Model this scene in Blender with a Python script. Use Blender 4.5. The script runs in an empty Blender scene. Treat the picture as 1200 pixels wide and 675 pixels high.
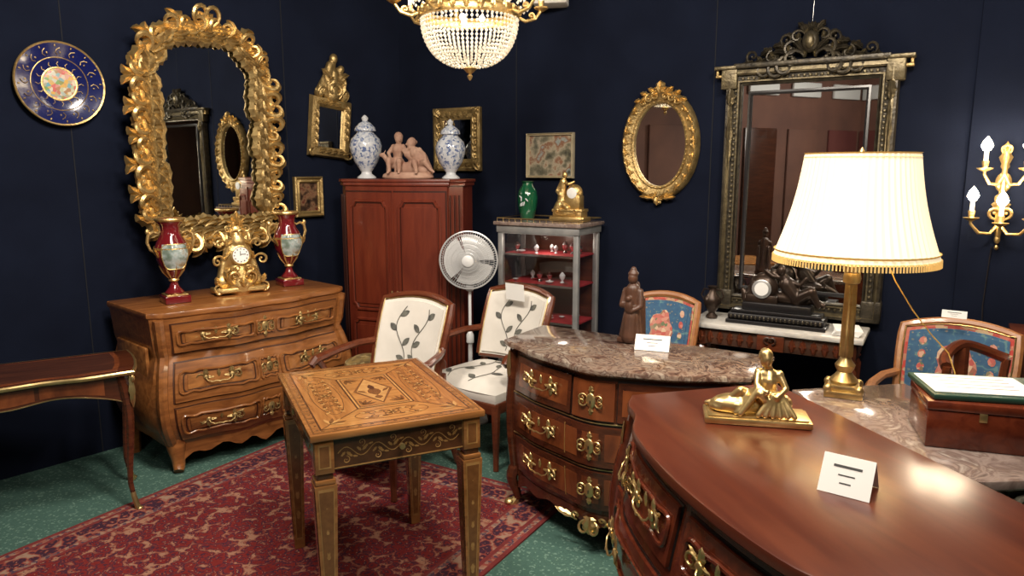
import bpy, bmesh, math, random
from mathutils import Vector, Matrix
from math import sin, cos, pi, radians, atan2, sqrt
from contextlib import contextmanager
random.seed(7)
sc = bpy.context.scene

# ------------------------------------------------------------ materials
def M(name, col, rough=.5, metal=0, col2=None, tex='noise', scale=5, stretch=(1,1,1), stops=None,
      bump=0, bscale=60, emit=None, es=0, coat=0, trans=0, detail=5, dist=0, spec=.5, rot=(0,0,0), sheen=0, warp=0, wscale=8, over=(), crough=.08):
    m = bpy.data.materials.new(name); m.use_nodes = True
    nt = m.node_tree; N = nt.nodes; L = nt.links
    b = N['Principled BSDF']
    def setc(k, v):
        if k in b.inputs: b.inputs[k].default_value = v
    setc('Base Color', (*col, 1)); setc('Roughness', rough); setc('Metallic', metal)
    setc('Coat Weight', coat); setc('Coat Roughness', crough); setc('Transmission Weight', trans)
    setc('Specular IOR Level', spec); setc('Sheen Weight', sheen)
    if emit: setc('Emission Color', (*emit, 1)); setc('Emission Strength', es)
    tc = N.new('ShaderNodeTexCoord'); mp = N.new('ShaderNodeMapping')
    mp.inputs['Scale'].default_value = stretch; mp.inputs['Rotation'].default_value = rot
    L.new(tc.outputs['Object'], mp.inputs['Vector']); vec = mp.outputs['Vector']
    if warp:
        wn = N.new('ShaderNodeTexNoise'); wn.inputs['Scale'].default_value = wscale; wn.inputs['Detail'].default_value = 3; L.new(vec, wn.inputs['Vector'])
        s1 = N.new('ShaderNodeVectorMath'); s1.operation = 'SUBTRACT'; s1.inputs[1].default_value = (.5,.5,.5); L.new(wn.outputs['Color'], s1.inputs[0])
        s2 = N.new('ShaderNodeVectorMath'); s2.operation = 'SCALE'; s2.inputs['Scale'].default_value = warp; L.new(s1.outputs[0], s2.inputs[0])
        s3 = N.new('ShaderNodeVectorMath'); s3.operation = 'ADD'; L.new(vec, s3.inputs[0]); L.new(s2.outputs[0], s3.inputs[1]); vec = s3.outputs[0]
    if col2 or stops:
        if tex == 'noise':
            t = N.new('ShaderNodeTexNoise'); t.inputs['Scale'].default_value = scale
            t.inputs['Detail'].default_value = detail; t.inputs['Distortion'].default_value = dist; out = t.outputs['Fac']
        elif tex == 'voronoi':
            t = N.new('ShaderNodeTexVoronoi'); t.inputs['Scale'].default_value = scale; out = t.outputs['Distance']
        elif tex == 'cell':
            t = N.new('ShaderNodeTexVoronoi'); t.inputs['Scale'].default_value = scale
            s = N.new('ShaderNodeSeparateColor'); L.new(t.outputs['Color'], s.inputs['Color']); out = s.outputs['Red']
        L.new(vec, t.inputs['Vector'])
        r = N.new('ShaderNodeValToRGB'); cr = r.color_ramp
        st = stops or [(.3, col), (.7, col2)]
        cr.elements[0].position = st[0][0]; cr.elements[0].color = (*st[0][1], 1)
        cr.elements[1].position = st[-1][0]; cr.elements[1].color = (*st[-1][1], 1)
        for p_, c_ in st[1:-1]:
            e = cr.elements.new(p_); e.color = (*c_, 1)
        L.new(out, r.inputs['Fac']); outc = r.outputs['Color']
        for (osc, oc, thr) in over:
            ov = N.new('ShaderNodeTexVoronoi'); ov.inputs['Scale'].default_value = osc; L.new(vec, ov.inputs['Vector'])
            lt = N.new('ShaderNodeMath'); lt.operation = 'LESS_THAN'; lt.inputs[1].default_value = thr; L.new(ov.outputs['Distance'], lt.inputs[0])
            mx = N.new('ShaderNodeMix'); mx.data_type = 'RGBA'; L.new(lt.outputs[0], mx.inputs[0]); L.new(outc, mx.inputs[6]); mx.inputs[7].default_value = (*oc, 1)
            outc = mx.outputs[2]
        L.new(outc, b.inputs['Base Color'])
    if bump:
        n = N.new('ShaderNodeTexNoise'); n.inputs['Scale'].default_value = bscale; n.inputs['Detail'].default_value = 4
        L.new(mp.outputs['Vector'], n.inputs['Vector'])
        bp = N.new('ShaderNodeBump'); bp.inputs['Strength'].default_value = bump; bp.inputs['Distance'].default_value = .01
        L.new(n.outputs['Fac'], bp.inputs['Height']); L.new(bp.outputs['Normal'], b.inputs['Normal'])
    return m

def wood(name, a, b, c=None, rough=.3, coat=.4, st=(1.5, 16, 16), scale=2.2, rot=(0,0,0), crough=.08):
    mid = c or tuple((x+y)/2 for x, y in zip(a, b))
    return M(name, a, rough, tex='noise', scale=scale, stretch=st, stops=[(.28, a), (.5, mid), (.72, b)], coat=coat, dist=.8, rot=rot, crough=crough)

navy = M('navy_fabric', (.0038,.0058,.0145), .95, col2=(.0058,.0088,.021), scale=3, bump=.25, bscale=400, spec=.12)
gilt = M('gilt', (.50,.33,.12), .38, .85, col2=(.74,.53,.23), scale=16, bump=.3, bscale=70)
giltd = M('old_gilt', (.24,.16,.065), .46, .8, col2=(.50,.36,.155), scale=18, bump=.4, bscale=70)
brass = M('brass', (.42,.30,.13), .32, .9, col2=(.70,.53,.25), scale=20)
ormolu = M('ormolu', (.56,.40,.16), .34, .9, col2=(.78,.58,.28), scale=20)
mirror = M('mirror_glass', (.82,.85,.85), .015, 1)
walnut = wood('walnut', (.13,.042,.011), (.31,.12,.034), rough=.32)
walnut2 = wood('walnut_panel', (.11,.034,.009), (.36,.15,.043), rough=.28, scale=3, st=(3,9,9))
walnutd = M('walnut_dark', (.045,.014,.006), .4)
mahog = wood('mahogany', (.07,.012,.006), (.145,.030,.012), rough=.2, coat=.5, st=(12,1.2,12))
mahogx = wood('mahogany_top', (.070,.014,.007), (.135,.033,.014), rough=.3, coat=.3, st=(1.2,9,9), scale=1.6, crough=.2)
armw = wood('armoire_mahogany', (.080,.011,.005), (.135,.023,.009), rough=.38, coat=.2, st=(9,9,1.2))
armd = M('armoire_groove', (.03,.006,.003), .4)
kingd = wood('kingwood_dark', (.040,.010,.005), (.10,.026,.010), rough=.25, coat=.5, st=(2,18,18))
kingl = wood('kingwood_light', (.10,.024,.009), (.24,.066,.020), rough=.22, coat=.5, st=(6,6,3))
tabw = wood('table_fruitwood', (.17,.065,.019), (.34,.15,.046), rough=.22, coat=.6, st=(2,14,14))
tabx = wood('table_veneer_a', (.26,.105,.030), (.46,.22,.066), rough=.2, coat=.6, st=(2,22,22))
taby = wood('table_veneer_b', (.21,.08,.023), (.41,.18,.054), rough=.2, coat=.6, st=(22,2,22))
tabd = M('table_dark_inlay', (.05,.02,.009), .25, col2=(.10,.038,.015), scale=20, coat=.5)
tabm = M('table_mid_inlay', (.13,.052,.017), .25, col2=(.18,.075,.024), scale=40, coat=.5)
inlay = M('light_inlay', (.36,.20,.07), .25, col2=(.24,.12,.035), scale=30, coat=.5)
inlt = M('pale_inlay', (.50,.28,.10), .25, col2=(.37,.185,.06), scale=40, coat=.5)
darkw = wood('dark_wood', (.035,.012,.007), (.09,.028,.013), rough=.3)
chairw = wood('chair_wood', (.075,.018,.008), (.14,.036,.014), rough=.28, coat=.4)
goldw = wood('light_frame', (.24,.09,.032), (.35,.15,.05), rough=.4)
black = M('black', (.012,.011,.012), .3)
redmarble = M('brown_grey_marble', (.2,.1,.08), .14, tex='noise', scale=9, dist=2.0, detail=10, coat=.4,
   stops=[(.30,(.035,.017,.014)), (.42,(.13,.075,.055)), (.5,(.24,.18,.14)), (.55,(.085,.045,.035)), (.66,(.32,.27,.22)), (.75,(.08,.045,.035))])
greymarble = M('grey_marble', (.3,.25,.22), .14, tex='noise', scale=9, dist=2.0, detail=10, coat=.4,
   stops=[(.3,(.10,.07,.06)), (.45,(.26,.20,.175)), (.55,(.15,.105,.09)), (.7,(.38,.33,.29))])
whitemarble = M('white_marble', (.75,.72,.68), .2, tex='noise', scale=5, dist=2, stops=[(.3,(.42,.40,.38)), (.6,(.66,.64,.60))])
carpet = M('green_carpet', (.055,.125,.105), .95, tex='cell', scale=120, stops=[(.0,(.052,.108,.090)), (.86,(.062,.125,.105)), (.92,(.13,.22,.18))], bump=.3, bscale=300, spec=.1)
rugf = M('rug_field', (.2,.02,.02), .95, tex='voronoi', scale=24, spec=.1, warp=.055, wscale=22,
   stops=[(.0,(.33,.19,.12)), (.10,(.22,.06,.045)), (.18,(.035,.018,.038)), (.28,(.15,.016,.016)), (.46,(.17,.022,.02)), (.56,(.045,.018,.034)), (.64,(.17,.03,.025)), (.8,(.30,.15,.10))],
   over=((70,(.035,.018,.034),.24),(55,(.32,.18,.12),.15)))
rugb = M('rug_border', (.05,.02,.04), .95, tex='voronoi', scale=24, spec=.1, warp=.045, wscale=22,
   stops=[(.0,(.38,.25,.17)), (.14,(.22,.045,.035)), (.3,(.042,.018,.03)), (.5,(.048,.018,.034)), (.6,(.22,.045,.035)), (.8,(.28,.18,.13))], over=((62,(.26,.11,.08),.18),))
rugs = M('rug_stripe', (.33,.14,.10), .95, tex='cell', scale=70, stops=[(.2,(.20,.04,.03)), (.5,(.30,.17,.115)), (.8,(.05,.025,.05))])
rugr = M('rug_red', (.16,.017,.017), .95, col2=(.12,.012,.012), scale=30)
white = M('white_paper', (.80,.80,.78), .6)
ink = M('ink', (.05,.05,.05), .7)
whfab = M('white_fabric', (.66,.63,.58), .85, col2=(.57,.545,.50), scale=8, sheen=.2)
leafc = M('leaf_print', (.05,.05,.05), .8, col2=(.15,.15,.125), scale=30)
tapb = M('blue_tapestry', (.05,.13,.25), .9, tex='voronoi', scale=30, warp=.06, stops=[(.0,(.36,.16,.12)), (.14,(.10,.15,.16)), (.26,(.03,.085,.17)), (.7,(.04,.105,.19)), (.85,(.10,.2,.22))], over=((55,(.22,.22,.14),.14),))
tapf = M('floral_tapestry', (.4,.1,.08), .9, tex='cell', scale=50, stops=[(.0,(.42,.08,.07)), (.3,(.50,.24,.18)), (.5,(.10,.17,.09)), (.7,(.44,.09,.08)), (.9,(.55,.40,.28))])
tapr = M('cream_tapestry_border', (.5,.3,.2), .9, tex='cell', scale=40, stops=[(.1,(.42,.05,.04)), (.4,(.42,.14,.10)), (.7,(.35,.05,.04)), (.9,(.42,.30,.18))])
terra = M('terracotta', (.29,.155,.11), .75, col2=(.41,.26,.19), scale=12)
delft = M('delft', (.5,.55,.65), .15, tex='cell', scale=75, coat=.5, stops=[(.1,(.10,.14,.28)), (.25,(.48,.51,.56)), (.6,(.54,.56,.59)), (.75,(.18,.23,.36)), (.9,(.50,.53,.58))])
delftp = M('delft_white', (.55,.57,.60), .15, coat=.5)
cobalt = M('cobalt', (.006,.010,.075), .12, coat=.8)
flowers = M('porcelain_flowers', (.5,.5,.5), .2, tex='cell', scale=60, coat=.5, stops=[(.0,(.55,.53,.42)), (.25,(.50,.12,.12)), (.4,(.14,.30,.10)), (.55,(.55,.50,.40)), (.75,(.12,.3,.36)), (.9,(.55,.34,.10))])
redporc = M('crimson_porcelain', (.13,.008,.012), .12, coat=.8)
scene_m = M('painted_landscape', (.3,.4,.4), .2, tex='noise', scale=16, coat=.5, stops=[(.3,(.05,.08,.05)), (.45,(.17,.22,.19)), (.55,(.36,.42,.42)), (.65,(.30,.22,.12)), (.75,(.10,.13,.13))])
engr = M('genre_picture', (.1,.1,.1), .2, tex='noise', scale=11, coat=.6, detail=8, stops=[(.32,(.03,.03,.025)), (.44,(.14,.13,.09)), (.52,(.34,.29,.21)), (.58,(.20,.09,.05)), (.64,(.26,.30,.28)), (.72,(.06,.06,.05))])
scene_d = M('oil_painting', (.1,.08,.05), .4, tex='noise', scale=22, stops=[(.3,(.008,.006,.005)), (.45,(.04,.02,.012)), (.56,(.18,.10,.055)), (.66,(.08,.014,.01))])
greeng = M('green_glaze', (.006,.06,.025), .1, col2=(.010,.11,.048), scale=8, coat=.8)
silver = M('silvered_carving', (.40,.38,.30), .45, .45, col2=(.20,.19,.14), scale=20, bump=.4)
greyp = M('grey_frame', (.26,.27,.275), .35, .5, col2=(.40,.40,.40), scale=12)
bigfr = M('bronzed_frame', (.022,.019,.015), .38, .5, col2=(.07,.058,.038), scale=26, bump=.3)
bigfr2 = M('bronzed_highlight', (.085,.068,.042), .4, .7, col2=(.17,.14,.08), scale=26, bump=.3)
bronze = M('dark_bronze', (.03,.02,.016), .35, .6, col2=(.065,.042,.03), scale=16)
carvedw = M('carved_figure_wood', (.045,.02,.012), .45, col2=(.09,.038,.022), scale=16)
redfelt = M('red_felt', (.26,.008,.014), .85)
silv = M('silver', (.75,.75,.74), .2, 1)
leather = M('green_leather', (.012,.04,.028), .4, col2=(.018,.055,.037), scale=20)
fanw = M('white_plastic', (.60,.61,.62), .35)
fang = M('fan_wire', (.50,.51,.52), .3, .3)
crystal = M('crystal', (.88,.83,.74), .08, 0, emit=(1,.84,.58), es=.07, spec=1.0, trans=.35)  # faint emission painted in so the crystals look lit; they are no light source
bulb = M('lit_bulb', (1,.9,.7), .4, emit=(1,.84,.58), es=45)
candle = M('candle_tube', (.85,.8,.68), .5, emit=(1,.85,.6), es=.5)
shade_m = M('shade_fabric', (.82,.70,.48), .8, emit=(1,.83,.55), es=.60)
fringe_m = M('shade_fringe', (.60,.42,.15), .8, emit=(1,.58,.18), es=.16)
cloth = M('black_cloth', (.006,.009,.016), .95)
browncush = M('olive_brocade', (.3,.22,.08), .8, tex='cell', scale=40, stops=[(.2,(.24,.16,.05)), (.6,(.12,.08,.03)), (.9,(.34,.25,.11))])

def glassmat():
    m = bpy.data.materials.new('clear_glass'); m.use_nodes = True; nt = m.node_tree; nt.nodes.clear()
    o = nt.nodes.new('ShaderNodeOutputMaterial'); mx = nt.nodes.new('ShaderNodeMixShader')
    t = nt.nodes.new('ShaderNodeBsdfTransparent'); g = nt.nodes.new('ShaderNodeBsdfGlossy'); g.inputs['Roughness'].default_value = .03
    mx.inputs[0].default_value = .1
    nt.links.new(t.outputs[0], mx.inputs[1]); nt.links.new(g.outputs[0], mx.inputs[2]); nt.links.new(mx.outputs[0], o.inputs[0])
    return m
glass = glassmat()

# ------------------------------------------------------------ mesh builder
class MB:
    def __init__(s): s.v = []; s.f = []; s.mi = []; s.sl = []; s.M = Matrix.Identity(4)
    def add(s, vs, fs, mat):
        if mat not in s.sl: s.sl.append(mat)
        k = s.sl.index(mat); o = len(s.v)
        s.v += [s.M @ Vector(p) for p in vs]
        for f in fs: s.f.append([i+o for i in f]); s.mi.append(k)
    @contextmanager
    def T(s, loc=(0,0,0), rz=0, rx=0, ry=0, sc=1):
        old = s.M.copy()
        s.M = s.M @ Matrix.Translation(loc) @ Matrix.Rotation(radians(rz),4,'Z') @ Matrix.Rotation(radians(ry),4,'Y') @ Matrix.Rotation(radians(rx),4,'X') @ Matrix.Diagonal((*(sc if isinstance(sc,(tuple,list)) else (sc,sc,sc)),1))
        yield s
        s.M = old
    def box(s, c, d, mat, bev=0):
        x,y,z = [q/2 for q in d]
        if bev <= 0:
            vs = [(c[0]+i*x,c[1]+j*y,c[2]+k*z) for i in (-1,1) for j in (-1,1) for k in (-1,1)]
            s.add(vs, [(0,1,3,2),(4,6,7,5),(0,4,5,1),(2,3,7,6),(0,2,6,4),(1,5,7,3)], mat); return
        bm = bmesh.new(); bmesh.ops.create_cube(bm, size=1)
        for v in bm.verts: v.co = Vector((c[0]+v.co.x*2*x, c[1]+v.co.y*2*y, c[2]+v.co.z*2*z))
        bmesh.ops.bevel(bm, geom=bm.edges[:], offset=bev, segments=2, affect='EDGES', profile=.5)
        bm.verts.index_update()
        s.add([v.co.copy() for v in bm.verts], [[v.index for v in f.verts] for f in bm.faces], mat); bm.free()
    def lathe(s, prof, mat, seg=24, c=(0,0,0), sx=1, sy=1, mod=None, caps=True):
        vs = []; fs = []
        for r, z in prof:
            for i in range(seg):
                a = 2*pi*i/seg; rr = r*(mod(a, z) if mod else 1)
                vs.append((c[0]+rr*cos(a)*sx, c[1]+rr*sin(a)*sy, c[2]+z))
        n = len(prof)
        for j in range(n-1):
            for i in range(seg):
                k = (i+1) % seg
                fs.append((j*seg+i, j*seg+k, (j+1)*seg+k, (j+1)*seg+i))
        if caps and prof[0][0] > 1e-5: fs.append(tuple(range(seg))[::-1])
        if caps and prof[-1][0] > 1e-5: fs.append(tuple((n-1)*seg+i for i in range(seg)))
        s.add(vs, fs, mat)
    def tube(s, pts, r, mat, seg=8, closed=False, flat=1.0, up=None):
        P = [Vector(p) for p in pts]; n = len(P)
        R = r if isinstance(r, (list, tuple)) else [r]*n
        T = []
        for i in range(n):
            a = P[(i-1) % n] if (closed or i > 0) else P[i]; b = P[(i+1) % n] if (closed or i < n-1) else P[i]
            t = (b-a); T.append(t.normalized() if t.length > 1e-9 else Vector((0,0,1)))
        u = Vector(up) if up else (Vector((0,1,0)) if abs(T[0].y) < .9 else Vector((1,0,0)))
        vs = []
        nn = (u - T[0]*u.dot(T[0])).normalized()
        for i in range(n):
            q = nn - T[i]*nn.dot(T[i])
            if up: q = Vector(up) - T[i]*Vector(up).dot(T[i])
            if q.length > 1e-6: nn = q.normalized()
            bb = T[i].cross(nn)
            for k in range(seg):
                a = 2*pi*k/seg + pi/seg
                vs.append(P[i] + (nn*cos(a)*flat + bb*sin(a))*R[i])
        fs = []
        m = n if closed else n-1
        for i in range(m):
            j = (i+1) % n
            for k in range(seg):
                l = (k+1) % seg
                fs.append((i*seg+k, i*seg+l, j*seg+l, j*seg+k))
        if not closed: fs.append(tuple(range(seg))[::-1]); fs.append(tuple((n-1)*seg+k for k in range(seg)))
        s.add(vs, fs, mat)
    def prism(s, poly, z0, z1, mat, bev=0):
        n = len(poly); rings = [(z0,0),(z1,0)]
        if bev: rings = [(z0,-bev),(z0+bev,0),(z1-bev,0),(z1-bev*.3,-bev*.3),(z1,-bev)]
        vs = []; P = [Vector((p[0],p[1])) for p in poly]
        area = sum(P[i].x*P[(i+1)%n].y-P[(i+1)%n].x*P[i].y for i in range(n))
        sg = 1 if area > 0 else -1
        nr = []
        for i in range(n):
            d = (P[(i+1)%n]-P[i-1]); d = d.normalized() if d.length > 1e-9 else Vector((1,0)); nr.append(Vector((d.y,-d.x))*sg)
        for z, o in rings:
            for i in range(n):
                q = P[i]+nr[i]*o; vs.append((q.x,q.y,z))
        fs = [tuple(range(n))[::-1], tuple((len(rings)-1)*n+i for i in range(n))]
        for j in range(len(rings)-1):
            for i in range(n):
                k = (i+1) % n; fs.append((j*n+i, j*n+k, (j+1)*n+k, (j+1)*n+i))
        s.add(vs, fs, mat)
    def grid(s, fn, nu, nv, mat):
        vs = [fn(i/nu, j/nv) for j in range(nv+1) for i in range(nu+1)]
        fs = [(j*(nu+1)+i, j*(nu+1)+i+1, (j+1)*(nu+1)+i+1, (j+1)*(nu+1)+i) for j in range(nv) for i in range(nu)]
        s.add(vs, fs, mat)
    def patch(s, fn, u0, u1, v0, v1, off, base, mat, nu=10, nv=4):
        vs = []; fs = []
        for j in range(nv+1):
            for i in range(nu+1):
                vs.append(fn(u0+(u1-u0)*i/nu, v0+(v1-v0)*j/nv, off))
        W = nu+1
        fs = [(j*W+i, j*W+i+1, (j+1)*W+i+1, (j+1)*W+i) for j in range(nv) for i in range(nu)]
        bd = [(i,0) for i in range(nu)]+[(nu,j) for j in range(nv)]+[(i,nv) for i in range(nu,0,-1)]+[(0,j) for j in range(nv,0,-1)]
        o = len(vs)
        for i, j in bd: vs.append(fn(u0+(u1-u0)*i/nu, v0+(v1-v0)*j/nv, base))
        n = len(bd)
        for k in range(n):
            a = bd[k]; b = bd[(k+1) % n]
            fs.append((b[1]*W+b[0], a[1]*W+a[0], o+k, o+(k+1) % n))
        s.add(vs, fs, mat)
    def sphere(s, c, r, mat, seg=12, rings=8):
        r = r if isinstance(r, (tuple, list)) else (r,r,r)
        vs = []; fs = []
        for j in range(rings+1):
            ph = pi*j/rings
            for i in range(seg):
                a = 2*pi*i/seg; vs.append((c[0]+r[0]*sin(ph)*cos(a), c[1]+r[1]*sin(ph)*sin(a), c[2]-r[2]*cos(ph)))
        for j in range(rings):
            for i in range(seg):
                k = (i+1) % seg; fs.append((j*seg+i, j*seg+k, (j+1)*seg+k, (j+1)*seg+i))
        s.add(vs, fs, mat)
    def scroll(s, x, z, ang, size, hand, mat, y=0, r=.2, turns=1.2, lift=.3, n=14, seg=6, flat=1):
        th0 = ang - hand*pi/2; cx = x-size*.5*cos(th0); cz = z-size*.5*sin(th0); pts = []; R = []
        for i in range(n):
            t = i/(n-1); rad = size*.5*(1-.85*t); th = th0+hand*turns*2*pi*t*(.7+.3*t)
            pts.append((cx+rad*cos(th), y-lift*size*sin(pi*min(1,t*1.1)), cz+rad*sin(th)))
            R.append(size*r*(.45+.55*sin(pi*min(1,.15+t*.9)))*.6)
        R[-1] = size*r*.55
        s.tube(pts, R, mat, seg, flat=flat)
        s.sphere(pts[-1], size*r*.7, mat, 6, 5)
    def leaf(s, x, z, ang, Ln, W, mat, y=0, h=.02, curl=0, lob=3):
        n = 9; vs = []; a = ang
        px, pz = x, z
        for i in range(n+1):
            t = i/n; w = W*(sin(pi*min(1,t*.92+.08))**.7)*(1+.22*sin(t*pi*2*lob)); 
            dx, dz = cos(a), sin(a); hh = h*sin(pi*min(1,t*.8+.1))
            vs += [(px-dz*w*.5, y, pz+dx*w*.5), (px-dz*w*.2, y-hh*1.0, pz+dx*w*.2), (px, y-hh*.6, pz), (px+dz*w*.2, y-hh*1.0, pz-dx*w*.2), (px+dz*w*.5, y, pz-dx*w*.5)]
            px += dx*Ln/n; pz += dz*Ln/n; a += curl/n
        fs = [(5*i+k, 5*i+k+1, 5*i+k+6, 5*i+k+5) for i in range(n) for k in range(4)]
        s.add(vs, fs, mat)
    def frame(s, path, prof, mat):
        n = len(path); m = len(prof); P = [Vector(p) for p in path]; vs = []
        for i in range(n):
            d0 = (P[i]-P[i-1]).normalized(); d1 = (P[(i+1)%n]-P[i]).normalized()
            n0 = Vector((d0.y,-d0.x)); n1 = Vector((d1.y,-d1.x)); q = (n0+n1)
            q = q/max(.3, q.length_squared)*2
            for o, y in prof: vs.append((P[i].x+q.x*o, y, P[i].y+q.y*o))
        fs = []
        for i in range(n):
            j = (i+1) % n
            for k in range(m):
                l = (k+1) % m; fs.append((i*m+k, i*m+l, j*m+l, j*m+k))
        s.add(vs, fs, mat)
    def plate_poly(s, path, y, mat):
        s.add([(p[0], y, p[1]) for p in path], [tuple(range(len(path)))], mat)
    def obj(s, name, loc=(0,0,0), rz=0, rx=0, ry=0, sharp=38):
        me = bpy.data.meshes.new(name); me.from_pydata([tuple(v) for v in s.v], [], s.f)
        for m in s.sl: me.materials.append(m)
        for p_, k in zip(me.polygons, s.mi): p_.material_index = k; p_.use_smooth = True
        bm = bmesh.new(); bm.from_mesh(me); bmesh.ops.recalc_face_normals(bm, faces=bm.faces[:]); bm.to_mesh(me); bm.free()
        try: me.set_sharp_from_angle(angle=radians(sharp))
        except Exception: pass
        o = bpy.data.objects.new(name, me); o.location = loc; o.rotation_euler = (radians(rx), radians(ry), radians(rz))
        bpy.context.collection.objects.link(o); return o

def resample(path, step, closed=True):
    P = [Vector(p) for p in path]; out = []; n = len(P); acc = 0
    for i in range(n if closed else n-1):
        a = P[i]; b = P[(i+1) % n]; L = (b-a).length; d = (b-a)/max(L,1e-9)
        t = (step-acc) if acc > 0 else 0
        while t < L:
            out.append((a+d*t, d)); t += step
        acc = (L-(t-step))
    return out

def blob(parts, vox, smooth=3, it=.5):
    mb = MB()
    for p_ in parts:
        if p_[0] == 'c':
            a, b, r0, r1 = Vector(p_[1]), Vector(p_[2]), p_[3], p_[4]
            d = (b-a); n = 6; pts = [a+d*i/n for i in range(n+1)]; R = [r0+(r1-r0)*i/n for i in range(n+1)]
            mb.tube(pts, R, black, 10); mb.sphere(a, r0, black, 10, 8); mb.sphere(b, r1, black, 10, 8)
        else: mb.sphere(p_[1], p_[2], black, 14, 10)
    o = mb.obj('tmp')
    m = o.modifiers.new('r', 'REMESH'); m.mode = 'VOXEL'; m.voxel_size = vox
    s_ = o.modifiers.new('s', 'SMOOTH'); s_.factor = it; s_.iterations = smooth
    dg = bpy.context.evaluated_depsgraph_get(); e = o.evaluated_get(dg); me = e.to_mesh()
    vs = [v.co.copy() for v in me.vertices]; fs = [list(p_.vertices) for p_ in me.polygons]
    e.to_mesh_clear(); m0 = o.data; bpy.data.objects.remove(o); bpy.data.meshes.remove(m0)
    return vs, fs

# ------------------------------------------------------------ room frame
K = Vector((-.86, 5.65, 0)); LW = Vector((.643,.766,0)); LN = Vector((.766,-.643,0)); RW = Vector((.848,-.53,0)); RN = Vector((-.53,-.848,0))
def onL(s_, z, off=0): p_ = K+LW*s_+LN*off; return (p_.x, p_.y, z)
def onR(s_, z, off=0): p_ = K+RW*s_+RN*off; return (p_.x, p_.y, z)
RZL, RZR = 50, -32

def wallobj(name, a, b, z0, z1, mat, th=.1, ins=None):
    a = Vector(a); b = Vector(b); d = (b-a); L = d.length; d.normalize()
    mb = MB(); mb.box((L/2, th/2, (z0+z1)/2), (L, th, z1-z0), mat)
    if ins: ins(mb, L)
    return mb.obj(name, (a.x, a.y, 0), math.degrees(atan2(d.y, d.x)))
CZ = 3.15
pL = K-LW*4.6; pR = K+RW*6.2
seamc = M('seam', (.003,.004,.008), .9)
def seams(mb, L):
    for x in (L-1.0, L-2.3, L-3.6): 
        if x > 0: mb.box((x, -.001, CZ/2), (.005, .004, CZ-.01), seamc)
def seamsR(mb, L):
    for x in (1.05, 2.42, 5.1):
        mb.box((x, -.001, CZ/2), (.005, .004, CZ-.01), seamc)
    mb.box((4.45, -.012, CZ/2), (1.45, .02, CZ-.02), navy, .006)
wallobj('wall_left', (pL.x,pL.y,0), (K.x,K.y,0), 0, CZ, navy, ins=seams)
wallobj('wall_right', (K.x,K.y,0), (pR.x,pR.y,0), 0, CZ, navy, ins=seamsR)
brownw = M('hall_wall', (.13,.06,.045), .8, col2=(.20,.09,.06), scale=2)
maroon = M('maroon_panel', (.11,.025,.022), .8, col2=(.16,.045,.035), scale=2)
fascia = M('white_fascia', (.75,.73,.70), .7)
def hall(mb, L):
    for i in range(6):
        x = L*(i+.5)/6
        mb.box((x, -.03, 1.2), (L/6-.25, .04, 2.0), [maroon, brownw, darkw, greyp, brownw, maroon][i], .01)
        mb.box((x, -.05, 2.80), (L/6-.3, .05, .22), fascia, .01)
wallobj('wall_rear', (pR.x+.1,-3.2,0), (pL.x-.1,-3.2,0), 0, CZ, brownw, ins=hall)
wallobj('wall_side_west', (pL.x,-3.2,0), (pL.x,pL.y,0), 0, CZ, brownw, ins=hall)
wallobj('wall_side_east', (pR.x,pR.y,0), (pR.x,-3.2,0), 0, CZ, brownw)
ceilm = M('ceiling_paint', (.03,.03,.035), .9)
for nm, z, t, mt in (('floor', -.05, .1, carpet), ('ceiling', CZ+.05, .1, ceilm)):
    mb = MB(); x0, x1 = pL.x-.1, pR.x+.1
    mb.prism([(x0,-3.3),(x1,-3.3),(x1,pR.y+.1),(K.x+.1,K.y+.2),(K.x-.1,K.y+.15),(x0,pL.y+.1)], z-t/2, z+t/2, mt); mb.obj(nm)

# ------------------------------------------------------------ rug
mb = MB(); w, l = 1.80, 1.95
def ring(w0, l0, w1, l1, z, mat):
    vs = [(-w0/2,-l0/2,z),(w0/2,-l0/2,z),(w0/2,l0/2,z),(-w0/2,l0/2,z),(-w1/2,-l1/2,z),(w1/2,-l1/2,z),(w1/2,l1/2,z),(-w1/2,l1/2,z)]
    mb.add(vs, [(0,1,5,4),(1,2,6,5),(2,3,7,6),(3,0,4,7)], mat)
mb.box((0,0,.004), (w,l,.008), rugr)
seq = [(0,.02,rugr),(.02,.045,rugs),(.045,.065,rugr),(.065,.165,rugb),(.165,.19,rugs),(.19,.205,rugr)]
for a, b, mt in seq: ring(w-2*a, l-2*a, w-2*b, l-2*b, .0085, mt)
mb.box((0,0,.006), (w-.41, l-.41, .005), rugf)
ctr = Vector((.28,3.27,0))+Vector((-.857,.515,0))*w/2+Vector((-.515,-.857,0))*l/2
mb.obj('persian_rug', (ctr.x, ctr.y, 0.001), 59-90)

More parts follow.
